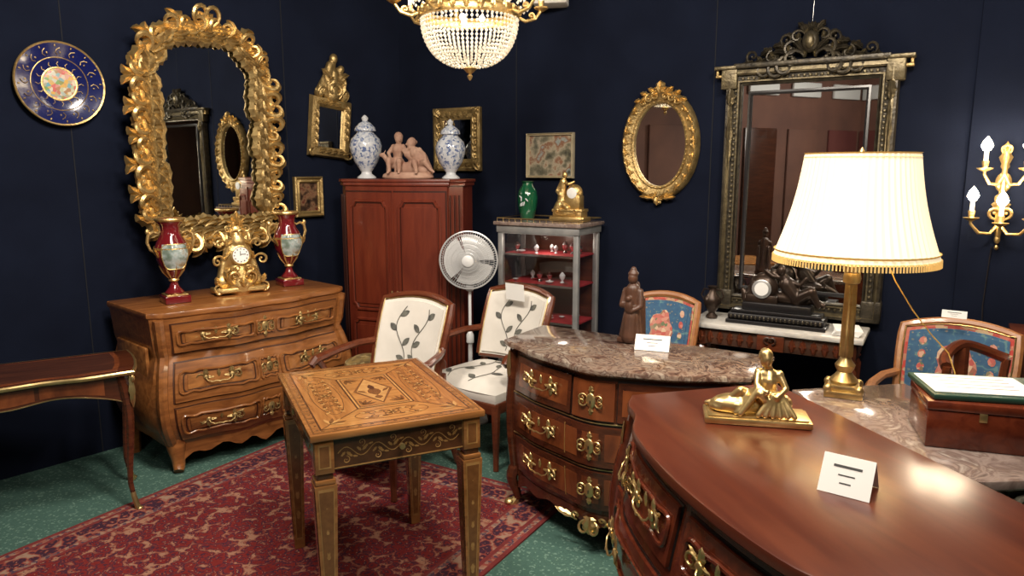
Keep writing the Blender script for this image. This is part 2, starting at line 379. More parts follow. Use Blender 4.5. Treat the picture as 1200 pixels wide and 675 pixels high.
# ------------------------------------------------------------ handles
def bail(mb, w=.1, mat=brass, big=1):
    for sx in (-1,1):
        mb.sphere((sx*w/2, -.006, 0), (.010*big,.007,.010*big), mat, 8, 6)
        mb.leaf(sx*w/2, .0, pi/2, .032*big, .019*big, mat, 0, .006); mb.leaf(sx*w/2, .0, -pi/2, .028*big, .018*big, mat, 0, .006)
        mb.scroll(sx*w*.54, 0, pi/2, .036*big, -sx, mat, -.002, .13, lift=.12)
        mb.leaf(sx*w*.2, -.001, pi if sx < 0 else 0, .034*big, .015, mat, -.001, .005)
        mb.leaf(sx*w*.55, .004, .5 if sx > 0 else pi-.5, .034*big, .015, mat, 0, .005)
        mb.leaf(sx*w*.55, -.004, -.5 if sx > 0 else pi+.5, .028*big, .013, mat, 0, .005)
    pts = [(-w/2,-.010,0),(-w*.46,-.018,-.012),(-w*.3,-.022,-.022),(-w*.1,-.024,-.019),(0,-.025,-.023),(w*.1,-.024,-.019),(w*.3,-.022,-.022),(w*.46,-.018,-.012),(w/2,-.010,0)]
    mb.tube(pts, [.0028,.0028,.0032,.0036,.005,.0036,.0032,.0028,.0028], mat, 6)
    mb.leaf(0, -.002, pi/2, .028*big, .018, mat, 0, .005)
def escut(mb, h=.07, mat=brass):
    mb.sphere((0,-.002,0), (h*.19,.006,h*.28), mat, 10, 8); mb.box((0,-.009,-.004), (.003,.003,.014), black)
    for sx in (-1,1):
        for sz in (-1,1): mb.scroll(sx*h*.16, sz*h*.12, atan2(sz,sx*.3), h*.36, -sx*sz, mat, -.001, .15, lift=.12)
    mb.leaf(0, h*.25, pi/2, h*.3, h*.2, mat, 0, .006); mb.leaf(0, -h*.25, -pi/2, h*.3, h*.2, mat, 0, .006)

def card(name, loc, rz, w=.1, h=.07, tilt=25):
    mb = MB()
    for s_ in (-1, 1):
        with mb.T((0, 0, h*cos(radians(tilt))), rx=s_*tilt):
            y_ = -.0012 if s_ < 0 else .0012
            mb.box((0, 0, -h/2), (w, .0012, h), white)
            mb.box((0,y_,-h*.28), (w*.55,.0006,h*.06), ink); mb.box((0,y_,-h*.5), (w*.32,.0006,h*.03), ink); mb.box((0,y_,-h*.7), (w*.22,.0006,h*.03), ink)
    return mb.obj(name, loc, rz)

# ------------------------------------------------------------ commodes
def commode(W, D, H, serp, bomb, matbody, mattop, topt, over, rows, panel, style, z0=.14):
    mb = MB(); hw = W/2; cant = .045
    def S(u, v, off=0):
        b = bomb(v); x = u*(hw-cant+b*.8)
        y = -(D/2+serp(u)+b+off)
        return (x, y, z0+v*(H-topt-z0))
    nz = 14; rings = []
    for j in range(nz+1):
        v = j/nz; b = bomb(v); z = z0+v*(H-topt-z0)
        pts = [S(-1+2*i/24, v)[:2] for i in range(25)]
        hx = hw+b*.8
        pts += [(hx, -D/2+cant*.6-b*.4), (hx+b*.2, 0), (hx, D/2), (-hx, D/2), (-hx-b*.2, 0), (-hx, -D/2+cant*.6-b*.4)]
        rings.append([(x, y, z) for x, y in pts])
    n = len(rings[0]); vs = [q for r_ in rings for q in r_]
    fs = [(j*n+i, j*n+(i+1) % n, (j+1)*n+(i+1) % n, (j+1)*n+i) for j in range(nz) for i in range(n)]
    fs += [tuple(range(n))[::-1], tuple(nz*n+i for i in range(n))]
    mb.add(vs, fs, matbody)
    tp = []
    for i in range(33):
        u = -1+2*i/32; tp.append((u*(hw-cant+.01), -(D/2+serp(u)+over)))
    tp += [(hw+over, -D/2+cant*.4), (hw+over*1.0, D/2+.005), (-hw-over, D/2+.005), (-hw-over, -D/2+cant*.4)]
    mb.prism(tp, H-topt, H, mattop, .009)
    for (va, vb, cols) in rows:
        for (ua, ub) in cols:
            mb.patch(S, ua-.012, ub+.012, va-.010, vb+.010, .002, -.002, walnutd if style == 'walnut' else black, 16, 4)
            mb.patch(S, ua, ub, va, vb, .012, -.002, matbody, 16, 5)
            mu = .035; mv = .045
            if style == 'walnut':
                mid = (ua+ub)/2
                segs = [(ua+mu, mid-.13), (mid-.10, mid+.10), (mid+.13, ub-mu)]
            else: segs = [(ua+mu, ub-mu)]
            for a, b2 in segs:
                if style != 'walnut': mb.patch(S, a, b2, va+mv, vb-mv, .0132, .009, panel, 12, 4)
                if style in ('walnut', 'mah'):
                    pts = []; pol = []; N_ = 40; ca, cv = (a+b2)/2, (va+vb)/2; ra, rv = (b2-a)/2, (vb-va)/2-mv
                    for k in range(N_):
                        t = 2*pi*k/N_; c_, s_ = cos(t), sin(t)
                        uu = math.copysign(abs(c_)**.35, c_); vv = math.copysign(abs(s_)**.35, s_)*(1-.30*cos(3*uu*pi/2)**2*abs(s_))
                        pts.append(S(ca+ra*uu, cv+rv*vv, .016))
                        pol.append((ca+ra*uu*.9, cv+rv*vv*.84))
                    mb.tube(pts, .0065, matbody, 6, closed=True)
                    if style == 'walnut':
                        mb.tube([S(q[0], q[1], .0135) for q in pol], .004, walnutd, 4, closed=True)
                        mb.patch(S, ca-ra*.80, ca+ra*.80, cv-rv*.55, cv+rv*.55, .0165, .009, panel, 10, 4)
    return mb, S

def place_on(mb, S, u, v, fn, off=.016):
    a = Vector(S(u, v, off)); d = Vector(S(u+.03, v, off))-Vector(S(u-.03, v, off)); ang = math.degrees(atan2(d.y, d.x))
    with mb.T(a, rz=ang): fn(mb)

def cab_leg(mb, p, h, r0, r1, mat, dirx, diry, foot=None, out=.04):
    pts = []; R = []
    for i in range(11):
        t = i/10; k = sin(t*pi)*out*(1-t*1.0)*1.3 - out*.55*sin(t*pi)*t + (out*.7*max(0, t-.82)/.18)
        pts.append((p[0]+dirx*k, p[1]+diry*k, p[2]-h*t)); R.append(r0+(r1-r0)*(t**.7))
    mb.tube(pts, R, mat, 8)
    if foot:
        q = pts[-1]; mb.sphere((q[0]+dirx*.008, q[1]+diry*.008, q[2]+r1*.9), (r1*1.5, r1*1.5, r1), foot, 8, 6)
        mb.tube(pts[-3:], [r1*.9, r1*1.25, r1*1.4], foot, 8)

# --- left walnut commode
sp = lambda u: .075*cos(u*pi/2*1.0)**1.0 - .03*cos(u*pi*1.5)**2*(1-u*u)
bo = lambda v: (.055*sin(pi*min(1,(v/.72)))**1.0 if v < .72 else .012+.02*(v-.72)/.28) - (.03*(1-v/.2) if v < .2 else 0)
rows = [(.05,.33,[(-.93,.93)]), (.38,.66,[(-.93,.93)]), (.74,.955,[(-.93,.93)])]
mb, S = commode(1.10, .54, .88, sp, bo, walnut, walnut, .035, .035, rows, walnut2, 'walnut', z0=.15)
for va, vb, _ in rows:
    vc = (va+vb)/2
    for u in (-.53, .53): place_on(mb, S, u, vc+.01, lambda m: bail(m, .13, giltd, 1.45), .018)
    place_on(mb, S, 0, vc, lambda m: escut(m, .11, giltd), .018)
def apron(mb, S, mat, depth, n=30, th=.02):
    vs = []
    for i in range(n+1):
        u = -.97+1.94*i/n; x, y, z = S(u, 0, .004)
        d = depth*(.30+.35*cos(u*pi*3)**2*(1-abs(u)*.3)+.5*abs(u)**5+.25*math.exp(-(u*6)**2))
        vs += [(x,y,z+.01),(x,y,z-d),(x,y+th,z-d),(x,y+th,z+.01)]
    fs = [(4*i+k, 4*i+(k+1) % 4, 4*i+4+(k+1) % 4, 4*i+4+k) for i in range(n) for k in range(4)]
    mb.add(vs, fs, mat)
apron(mb, S, walnut, .10)
for sx in (-1,1):
    x, y, z = S(sx*.97, 0, 0)
    mb.tube([(x-sx*.01,y+.03,.22),(x+sx*.015,y+.015,.15),(x+sx*.005,y+.02,.07),(x+sx*.012,y,.03),(x+sx*.02,y-.012,.015)], [.05,.05,.036,.03,.026], walnut, 10)
    mb.tube([(sx*.52,.24,.2),(sx*.52,.24,0)], [.045,.03], walnut, 8)
    mb.tube([(sx*(S(1,v)[0]+.012), S(1,v)[1]+.012, S(1,v)[2]) for v in [i/14 for i in range(15)]], .028, walnut, 8)
    with mb.T((sx*.565,0,.52), rz=90*sx): mb.box((0,-.006,.02), (.38,.02,.30), walnut2, .008)
CLx, CLy = -1.63, 4.12
mb.obj('walnut_commode', (CLx,CLy,0), 48)
def comL(x, y=0, z=.882): 
    a = radians(48); return (CLx+x*cos(a)-y*sin(a), CLy+x*sin(a)+y*cos(a), z)

# --- middle marble top commode
sp2 = lambda u: .17*(cos(u*pi/2)**1.3) + .015*cos(u*pi*1.5)**2
bo2 = lambda v: .018*sin(pi*v)
rows = [(.06,.335,[(-.93,.93)]), (.375,.655,[(-.93,.93)]), (.695,.96,[(-.93,-.215),(.215,.93)])]
mb, S = commode(1.07, .38, .81, sp2, bo2, kingd, redmarble, .03, .035, rows, kingl, 'kw', z0=.17)
mb.patch(S, -.19, .19, .70, .955, .012, -.002, kingl, 8, 4)
for ri, (va, vb, _) in enumerate(rows):
    vc = (va+vb)/2
    for u in (-.57, .57): place_on(mb, S, u, vc+.01, lambda m: bail(m, .13, ormolu, 1.45), .014)
    place_on(mb, S, 0, vc, lambda m: escut(m, .115, ormolu), .014)
    if ri < 2:
        for u in (-.26,.26): mb.patch(S, u-.004, u+.004, va+.03, vb-.03, .0145, .01, inlay, 1, 3)
for va in (.355,.675): 
    mb.tube([S(-.97+1.94*i/24, va, .004) for i in range(25)], .003, brass, 6)
apron(mb, S, kingd, .07)
x0_, y0_, z0_ = S(0,0,.01)
with mb.T((0, y0_, z0_-.02)):
    mb.leaf(0,.02,-pi/2,.08,.08,ormolu,-.004,.02)
    for sx in (-1,1):
        mb.scroll(sx*.02, 0, pi if sx<0 else 0, .06, -sx*1, ormolu, -.004, .17); mb.scroll(sx*.06, -.01, pi if sx<0 else 0, .05, sx, ormolu, -.002, .16)
        mb.leaf(sx*.07, 0, pi if sx<0 else 0, .10, .03, ormolu, 0, .01, curl=sx*.5)
for sx in (-1,1):
    x, y, z = S(sx*1.0, 0, 0)
    mb.tube([(sx*(S(1,v)[0]+.014), S(1,v)[1]+.014, S(1,v)[2]) for v in [i/10 for i in range(11)]], .024, kingd, 8)
    cab_leg(mb, (x+sx*.01,y+.02,.20), .195, .034, .017, kingd, sx*.7, -.7, ormolu)
    mb.tube([(sx*.505,.16,.2),(sx*.505,.16,0.01)], [.035,.02], kingd, 8)
    with mb.T((x+sx*.022, y+.0, S(1,.9)[2]), rz=sx*45):
        mb.leaf(0,.05,-pi/2,.16,.035,brass,-.012,.014)
    with mb.T((sx*.54,0,.48), rz=90*sx): mb.box((0,-.004,.02), (.28,.012,.50), kingl, .004)
mb.obj('marble_topped_commode', (.535,3.11,0), -33)
def comM(x, y=0, z=.812):
    a = radians(-33); return (.535+x*cos(a)-y*sin(a), 3.11+x*sin(a)+y*cos(a), z)

# --- foreground mahogany commode
sp3 = lambda u: .12*(max(0,1-u*u))**.8 - .03*math.exp(-((abs(u)-.82)/.13)**2)
bo3 = lambda v: .05*sin(pi*v)**1.2 + .0
rows = [(.04,.32,[(-.92,.92)]), (.37,.65,[(-.92,.92)]), (.72,.95,[(-.92,-.04),(.04,.92)])]
mb, S = commode(1.28, .55, .86, sp3, bo3, mahog, mahogx, .035, .03, rows, mahog, 'mah', z0=.15)
for ri, (va, vb, _) in enumerate(rows):
    vc = (va+vb)/2
    for u in ((-.62,.62) if ri < 2 else (-.68,-.3,.3,.68)): place_on(mb, S, u, vc+.01, lambda m: bail(m, .12, ormolu, 1.5), .018)
    if ri < 2: place_on(mb, S, 0, vc, lambda m: escut(m, .11, ormolu), .018)
    else:
        for u in (-.48,.48): place_on(mb, S, u, vc, lambda m: escut(m, .095, ormolu), .018)
apron(mb, S, mahog, .10)
for sx in (-1,1):
    x, y, z = S(sx*.98, 0, 0)
    mb.tube([(sx*(S(1,v)[0]+.012), S(1,v)[1]+.014, S(1,v)[2]) for v in [i/10 for i in range(11)]], .032, mahog, 10)
    cab_leg(mb, (x,y+.03,.2), .19, .045, .02, mahog, sx*.6, -.6, ormolu)
    mb.tube([(sx*.6,.24,.2),(sx*.6,.24,0)], [.045,.03], mahog, 8)
    with mb.T((x+sx*.02, y+.0, S(1,.9)[2]), rz=sx*45): mb.leaf(0,.03,-pi/2,.14,.03,brass,-.03,.012)
mb.obj('mahogany_serpentine_commode', (.81,1.70,0), -76)

# ------------------------------------------------------------ marquetry table
mb = MB(); W, D, H = .60, .78, .755
mb.box((0,0,H-.012), (W,D,.024), tabw, .004)
zt = H+.0002
def flat(poly, mat, z=zt): mb.add([(x,y,z) for x,y in poly], [tuple(range(len(poly)))], mat)
def rect(x0,y0,x1,y1,mat,z=zt): flat([(x0,y0),(x1,y0),(x1,y1),(x0,y1)], mat, z)
rect(-W/2+.012,-D/2+.012,W/2-.012,D/2-.012,tabm,zt+.0001); rect(-W/2+.018,-D/2+.018,W/2-.018,D/2-.018,tabw,zt+.0002)
iw, idp = W/2-.045, D/2-.045; ins_ = .15
rect(-iw-.006,-idp-.006,iw+.006,idp+.006,tabd,zt+.0003)
flat([(-iw,-idp),(iw,-idp),(iw-ins_,-idp+ins_),(-iw+ins_,-idp+ins_)], tabx, zt+.0004)
flat([(iw,-idp),(iw,idp),(iw-ins_,idp-ins_),(iw-ins_,-idp+ins_)], taby, zt+.0004)
flat([(iw,idp),(-iw,idp),(-iw+ins_,idp-ins_),(iw-ins_,idp-ins_)], tabx, zt+.0004)
flat([(-iw,idp),(-iw,-idp),(-iw+ins_,-idp+ins_),(-iw+ins_,idp-ins_)], taby, zt+.0004)
cx, cy = iw-ins_, idp-ins_
rect(-cx,-cy,cx,cy,tabd,zt+.0006); rect(-cx+.006,-cy+.006,cx-.006,cy-.006,inlt,zt+.0009); rect(-cx+.012,-cy+.012,cx-.012,cy-.012,tabm,zt+.0010); rect(-cx+.018,-cy+.018,cx-.018,cy-.018,tabx,zt+.0012)
for (sx, sy) in ((1,1),(-1,1),(1,-1),(-1,-1)):
    mb.tube([(sx*iw,sy*idp,zt+.0006),(sx*cx,sy*cy,zt+.0006)], .004, tabm, 4, flat=.15, up=(0,0,1))
def hinlay(x, y, z, size, ang, hand, mat, r=.10):
    pts = []; th0 = ang-hand*pi/2; cx_, cy_ = x-size*.5*cos(th0), y-size*.5*sin(th0)
    for i in range(14):
        t = i/13; rad = size*.5*(1-.8*t); th = th0+hand*2*pi*1.1*t; pts.append((cx_+rad*cos(th), cy_+rad*sin(th), z))
    mb.tube(pts, [size*r*(1-.5*i/13) for i in range(14)], mat, 4, flat=.1, up=(0,0,1))
def hleaf(x, y, z, ang, L_, W_, mat):
    pts = []
    for i in range(7): t = i/6; pts.append((L_*t, W_*sin(pi*t)/2))
    for i in range(5,0,-1): t = i/6; pts.append((L_*t, -W_*sin(pi*t)/2))
    flat([(x+a*cos(ang)-b*sin(ang), y+a*sin(ang)+b*cos(ang)) for a, b in pts], mat, z)
for (qx, qy, qa, ln) in ((0,-idp+ins_/2,0,.13),(0,idp-ins_/2,0,.13),(-iw+ins_/2,0,pi/2,.22),(iw-ins_/2,0,pi/2,.22)):
    ca, sa = cos(qa), sin(qa)
    def Q(a, b): return (qx+a*ca-b*sa, qy+a*sa+b*ca)
    for k in range(20):
        a1 = 2*pi*k/20; a2 = 2*pi*(k+1)/20
        p1, p2 = Q(ln*cos(a1), .052*sin(a1)), Q(ln*cos(a2), .052*sin(a2))
        mb.tube([(*p1, zt+.0007),(*p2, zt+.0007)], .0022, tabm, 4, flat=.15, up=(0,0,1))
    for s_ in (-1,1):
        for t_ in (-1,1):
            nn_ = 2 if ln < .2 else 4
            for j in range(nn_):
                p_ = Q(s_*(.012+j*.05), t_*.004); hinlay(*p_, zt+.0010, .036, qa+(0 if s_ > 0 else pi), s_*t_*(1 if j % 2 else -1), tabm, .09)
                p_ = Q(s_*(.03+j*.05), t_*.018); hleaf(*p_, zt+.0013, qa+(0 if s_ > 0 else pi)+s_*t_*.5, .03, .012, inlt)
                p_ = Q(s_*(.02+j*.05), t_*.030); hleaf(*p_, zt+.0014, qa+(0 if s_ > 0 else pi)-s_*t_*.3, .024, .010, tabm)
    for k in range(8): hleaf(qx, qy, zt+.0016, k*pi/4, .020, .010, tabm if k % 2 else inlt)
for (sx, sy) in ((1,1),(-1,1),(1,-1),(-1,-1)):
    for k in range(5): hleaf(sx*(iw-.035), sy*(idp-.035)*1.0, zt+.0016, atan2(-sy,-sx)+(k-2)*.5, .06, .014, tabm if k % 2 else inlt)
flat([(0,-cy+.03),(cx-.03,0),(0,cy-.03),(-cx+.03,0)], tabm, zt+.0014); flat([(0,-cy+.045),(cx-.042,0),(0,cy-.045),(-cx+.042,0)], inlt, zt+.0017)
hleaf(0,-.07,zt+.0020,pi/2,.10,.05,tabm); hleaf(0,.0,zt+.0021,pi/2,.07,.025,tabd); hleaf(-.03,-.03,zt+.0021,2.2,.05,.015,tabm); hleaf(.03,-.03,zt+.0021,.9,.05,.015,tabm); hleaf(0,-.07,zt+.0021,-pi/2,.04,.03,tabm)
for (sx, sy) in ((1,1),(-1,1),(1,-1),(-1,-1)):
    for k in range(4): hleaf(sx*(cx-.03), sy*(cy-.035), zt+.0018, atan2(-sy*1.4,-sx)+(k-1.5)*.45, .055, .013, tabm)
for i in range(18):
    for s_ in (-1,1):
        if i < 14: rect(-W/2+.04+i*.04,s_*(D/2-.031)-.004,-W/2+.052+i*.04,s_*(D/2-.031)+.004,tabm,zt+.0005)
        rect(s_*(W/2-.031)-.004,-D/2+.04+i*.04,s_*(W/2-.031)+.004,-D/2+.052+i*.04,tabm,zt+.0005)
zf = H-.024; ah = .115
mb.box((0,0,zf-ah/2), (W-.06, D-.06, ah), tabd, .003)
for (L_, off, rz) in ((W-.14, D/2-.03, 0), (W-.14, D/2-.03, 180), (D-.14, W/2-.03, 90), (D-.14, W/2-.03, -90)):
    with mb.T((0,0,zf-ah/2), rz=rz):
        y = -off-.001
        mb.box((0,y,0), (L_,.003,ah-.02), tabd)
        for z_ in (ah/2-.008, -ah/2+.008): mb.box((0,y-.002,z_), (L_,.002,.004), inlay)
        n = 40; pts = [(-L_/2+.02+(L_-.04)*i/n, y-.001, .018*sin(i/n*4*2*pi)) for i in range(n+1)]
        mb.tube(pts, .0022, inlay, 4)
        for i in range(8):
            x = -L_/2+.02+(L_-.04)*(i+.5)/8; s_ = 1 if i % 2 else -1
            mb.scroll(x, s_*.012, 0, .030, s_, inlay, y, .13, lift=.03)
            mb.leaf(x, -s_*.004, s_*.8, .034, .014, inlay, y-.001, .001)
            mb.leaf(x, -s_*.004, pi-s_*.8, .026, .012, inlay, y-.001, .001)
            mb.leaf(x+.02, s_*.016, s_*.2, .022, .010, inlay, y-.001, .001)
for sx in (-1,1):
    for sy in (-1,1):
        x, y = sx*(W/2-.045), sy*(D/2-.045)
        mb.box((x,y,zf-ah/2), (.062,.062,ah+.004), tabw, .003)
        mb.box((x,y,zf-ah/2), (.064,.04,ah*.7), inlay); mb.box((x,y,zf-ah/2), (.04,.064,ah*.7), inlay)
        mb.box((x,y,zf-ah/2), (.065,.03,ah*.6), tabm); mb.box((x,y,zf-ah/2), (.03,.065,ah*.6), tabm)
        zb = zf-ah
        mb.box((x,y,zb-.012), (.052,.052,.02), tabd, .002); mb.box((x,y,zb-.03), (.066,.066,.016), tabw, .003)
        prof = [(.036, zb-.04), (.020, 0.0)]
        vs = []
        for r, z in prof: vs += [(x-r,y-r,z),(x+r,y-r,z),(x+r,y+r,z),(x-r,y+r,z)]
        mb.add(vs, [(0,1,5,4),(1,2,6,5),(2,3,7,6),(3,0,4,7),(3,2,1,0),(4,5,6,7)], tabw)
        for k in range(4):
            with mb.T((x,y,0), rz=k*90):
                mb.add([(-.026,-.0364,zb-.05),(.026,-.0364,zb-.05),(.013,-.0218,.04),(-.013,-.0218,.04)], [(0,1,2,3)], inlay)
                mb.add([(-.023,-.0369,zb-.06),(.023,-.0369,zb-.06),(.010,-.0226,.05),(-.010,-.0226,.05)], [(0,1,2,3)], tabm)
                for q in range(5):
                    zz = zb-.12-q*.09; mb.leaf(0, zz, pi/2, .06, .016, inlay, -.0362+(zb-.04-zz)*.0262-.001, .0005)
mb.tube([(0,-.006-D/2+.02,zf-.06),(0,-D/2-.0,zf-.06)], .01, brass, 8)
mb.box((-W/2+.02,.12,zf-.055), (.012,.02,.03), brass, .003)
mb.obj('marquetry_table', (-.53,2.63,.010), 25)

# ------------------------------------------------------------ left writing table
mb = MB(); W, D, H = 1.0, .44, .69
tp = []
for i in range(21): u = -1+2*i/20; tp.append((u*W/2, -D/2-.02*cos(u*pi*1.5)**2*(1-u**4)))
tp += [(W/2+.015,-D/4),(W/2+.02,0),(W/2+.015,D/4)]
for i in range(21): u = 1-2*i/20; tp.append((u*W/2, D/2))
mb.prism(tp, H-.022, H-.002, kingd, .003)
mb.tube([(x,y,H-.012) for x,y in tp], .0105, brass, 8, closed=True, flat=1)
mb.prism([(x*.88,y*.85) for x,y in tp], H-.002, H+.0005, kingl)
mb.prism([(x*.84,y*.78) for x,y in tp], H-.002, H+.001, darkw)
def Sap(u, v, off=0): return (u*(W/2-.05), -(D/2-.035+.015*cos(u*pi*1.5)**2+off), H-.022-.10*v*(.75+.4*cos(u*pi)**2*.5+.35*abs(u)**6))
mb.patch(Sap, -1, 1, 0, 1, 0, -.02, kingd, 30, 3); mb.patch(Sap, -.85, -.3, .15, .85, .003, -.001, kingl, 10, 2); mb.patch(Sap, -.26, .26, .15, .85, .003, -.001, kingl, 10, 2); mb.patch(Sap, .3, .85, .15, .85, .003, -.001, kingl, 10, 2)
mb.tube([Sap(-1+2*i/30, 1, .0) for i in range(31)], .003, brass, 6)
for sx in (-1,1):
    mb.box((sx*(W/2-.045),0,H-.08), (.02,D-.1,.10), kingl, .003)
    for sy in (-1,1):
        x, y = sx*(W/2-.045), sy*(D/2-.045)
        cab_leg(mb, (x,y,H-.03), H-.035, .026, .010, kingd, sx*.6, sy*.6, brass, .05)
        with mb.T((x+sx*.022,y+sy*.022,H-.06), rz=(45*sx if sy < 0 else 180-45*sx)):
            mb.leaf(0,.03,-pi/2,.15,.032,brass,-.018,.014); mb.sphere((0,-.028,.02), (.010,.010,.018), brass, 8, 6)
mb.box((0,D/2-.05,H-.07), (W-.12,.02,.09), kingd, .003)
a = radians(31); fr = Vector((-1.735,3.17)); cxy = fr + Vector((cos(a),sin(a)))*(-W/2) + Vector((-sin(a),cos(a)))*(D/2)
mb.obj('kingwood_writing_table', (cxy.x, cxy.y, 0), 31)

# ------------------------------------------------------------ armoire
mb = MB(); W, D, H = .84, .42, 1.53
body = [(-W/2,-D/2+.10),(-W/2+.07,-D/2+.02)]+[(-W/2+.07+(W-.14)*i/16, -D/2-.035*sin(pi*i/16)) for i in range(17)]+[(W/2-.07,-D/2+.02),(W/2,-D/2+.10),(W/2,D/2-.12),(W/2-.2,D/2),(-W/2+.2,D/2),(-W/2,D/2-.12)]
mb.prism(body, .08, H-.03, armw)
def sca(k): return [(x*k,(y)*k-.0) for x,y in body]
mb.prism(sca(1.035), H-.045, H-.02, armw, .006); mb.prism(sca(1.055), H-.022, H, armw, .006)
mb.prism(sca(1.03), .0, .10, armw, .008)
def Sa(u, v, off=0): return (u*(W/2-.07), -D/2-.035*sin(pi*(u+1)/2)-off, .12+v*(H-.19))
mb.patch(Sa, -.99, .99, .0, .998, .006, 0, armd, 12, 6)
for a, b in ((-.97,-.012),(.012,.97)):
    mb.patch(Sa, a, b, .004, .990, .014, 0, armw, 8, 6)
    for (v0, v1) in ((.04,.37),(.42,.95)):
        c0, c1 = a+.10, b-.10
        for rad, mt, kk, of in ((.011, armw, 1, .015), (.004, armd, .93, .0145)):
            pts = []
            for k in range(48):
                t = 2*pi*k/48; c_, s_ = cos(t), sin(t); uu = math.copysign(abs(c_)**.18, c_); vv = math.copysign(abs(s_)**.18, s_)
                rr = 1-(.12 if abs(uu) > .8 and abs(vv) > .9 else 0)
                pts.append(Sa((c0+c1)/2+(c1-c0)/2*uu*rr*kk, (v0+v1)/2+(v1-v0)/2*vv*(1-(1-kk)*.5), of))
            mb.tube(pts, rad, mt, 6, closed=True)
        mb.patch(Sa, c0+.055, c1-.055, v0+.03, v1-.03, .020, .01, armw, 6, 4)
mb.tube([Sa(.0, v/8, .016) for v in range(9)], .006, armw, 6)
for u in (-.055,.055): place_on(mb, Sa, u, .50, lambda m: m.box((0,-.006,0), (.012,.005,.05), brass, .002), .014)
for s_ in (-1,1):
    for k in range(3): mb.tube([(s_*(W/2-.055+k*.022),-D/2+.01+k*.025,.16),(s_*(W/2-.055+k*.022),-D/2+.01+k*.025,H-.1)], .005, armd, 5)
AX, AY = -.695, 4.83
mb.obj('corner_armoire', (AX,AY,0), -14)
def onA(x, y=0, z=1.532):
    a = radians(-14); return (AX+x*cos(a)-y*sin(a), AY+x*sin(a)+y*cos(a), z)

def urn(name, loc, h):
    mb = MB(); f = lambda a, z: 1+.035*abs(cos(a*4))
    mb.lathe([(.0,0),(.30*h/2,0),(.30*h/2,.02*h),(.17*h/2,.07*h),(.16*h/2,.10*h),(.24*h/2,.16*h)], delftp, 32, mod=f)
    mb.lathe([(.24*h/2,.16*h),(.38*h/2,.27*h),(.48*h/2,.42*h),(.50*h/2,.52*h),(.44*h/2,.62*h),(.29*h/2,.70*h),(.25*h/2,.73*h)], delft, 32, mod=f)
    mb.lathe([(.25*h/2,.73*h),(.33*h/2,.745*h),(.33*h/2,.76*h),(.31*h/2,.80*h),(.18*h/2,.87*h),(.08*h/2,.90*h)], delft, 32, mod=f)
    mb.lathe([(.08*h/2,.90*h),(.10*h/2,.92*h),(.11*h/2,.95*h),(.06*h/2,.98*h),(.0,1.0*h)], delftp, 16)
    mb.obj(name, loc)
urn('delft_lidded_urn', onA(-.305,.02), .42); urn('delft_lidded_urn.001', onA(.31,-.02), .38)

def person(P, s, fat=1.0):
    g = lambda k: tuple(Vector(P[k])*s)
    F = s*fat
    parts = [('c', g('pel'), g('wai'), .105*F, .085*F), ('c', g('wai'), g('che'), .088*F, .115*F), ('c', g('che'), g('nec'), .10*F, .045*F),
             ('c', g('nec'), g('hea'), .045*F, .05*F), ('e', g('hea'), (.075*F,.085*F,.10*F)), ]
    for sd in ('l', 'r'):
        parts += [('c', g('sh'+sd), g('che'), .055*F, .07*F), ('c', g('sh'+sd), g('el'+sd), .050*F, .038*F), ('c', g('el'+sd), g('wr'+sd), .038*F, .026*F), ('e', g('wr'+sd), (.034*F,.03*F,.035*F)),
                  ('c', g('hi'+sd), g('kn'+sd), .085*F, .058*F), ('c', g('kn'+sd), g('an'+sd), .058*F, .034*F), ('c', g('an'+sd), g('to'+sd), .034*F, .024*F), ('c', g('pel'), g('hi'+sd), .095*F, .085*F)]
    h = Vector(g('hea'))
    fd = Vector(P.get('look', (0,-1,0))).normalized()
    parts += [('e', tuple(h+fd*.088*F-Vector((0,0,.01*F))), (.014*F,.014*F,.022*F)), ('e', tuple(h-fd*.03*F+Vector((0,0,.03*F))), (.085*F,.09*F,.09*F)), ('e', tuple(h-fd*.10*F+Vector((0,0,.03*F))), (.045*F,.045*F,.04*F))]
    return parts

# terracotta group
mb = MB()
mb.lathe([(.0,0),(.20,0),(.21,.01),(.20,.03),(.17,.045),(0,.05)], terra, 28, sy=.45)
p1 = dict(pel=(-.12,0,.30),wai=(-.12,0,.42),che=(-.10,-.02,.58),nec=(-.08,-.03,.70),hea=(-.06,-.05,.83),look=(.5,-.8,-.2),
  shl=(.04,-.03,.64),shr=(-.22,-.02,.64),ell=(.15,-.10,.54),wrl=(.25,-.12,.62),elr=(-.32,-.1,.50),wrr=(-.25,-.2,.40),
  hil=(-.04,-.05,.28),hir=(-.20,-.05,.28),knl=(.02,-.28,.30),knr=(-.26,-.26,.33),anl=(.02,-.28,.08),anr=(-.24,-.28,.08),tol=(.04,-.36,.04),tor=(-.24,-.38,.04))
p2 = dict(pel=(.10,0,.24),wai=(.08,0,.36),che=(.02,-.02,.50),nec=(-.02,-.03,.61),hea=(-.08,-.05,.71),look=(-.7,-.7,0),
  shl=(.14,-.03,.56),shr=(-.10,-.03,.54),ell=(.28,-.06,.46),wrl=(.34,-.1,.30),elr=(-.18,-.1,.46),wrr=(-.26,-.1,.56),
  hil=(.18,-.05,.22),hir=(.04,-.05,.22),knl=(.36,-.22,.28),knr=(.10,-.28,.28),anl=(.50,-.2,.10),anr=(.16,-.3,.06),tol=(.58,-.24,.06),tor=(.18,-.38,.04))
A_ = []
for pp, ox, s_ in ((p1, -.05, .31), (p2, .05, .31)):
    for q in person(pp, s_, 1.3):
        if q[0] == 'c': A_.append(('c', (q[1][0]+ox,q[1][1]+.02,q[1][2]+.03), (q[2][0]+ox,q[2][1]+.02,q[2][2]+.03), q[3], q[4]))
        else: A_.append(('e', (q[1][0]+ox,q[1][1]+.02,q[1][2]+.03), q[2]))
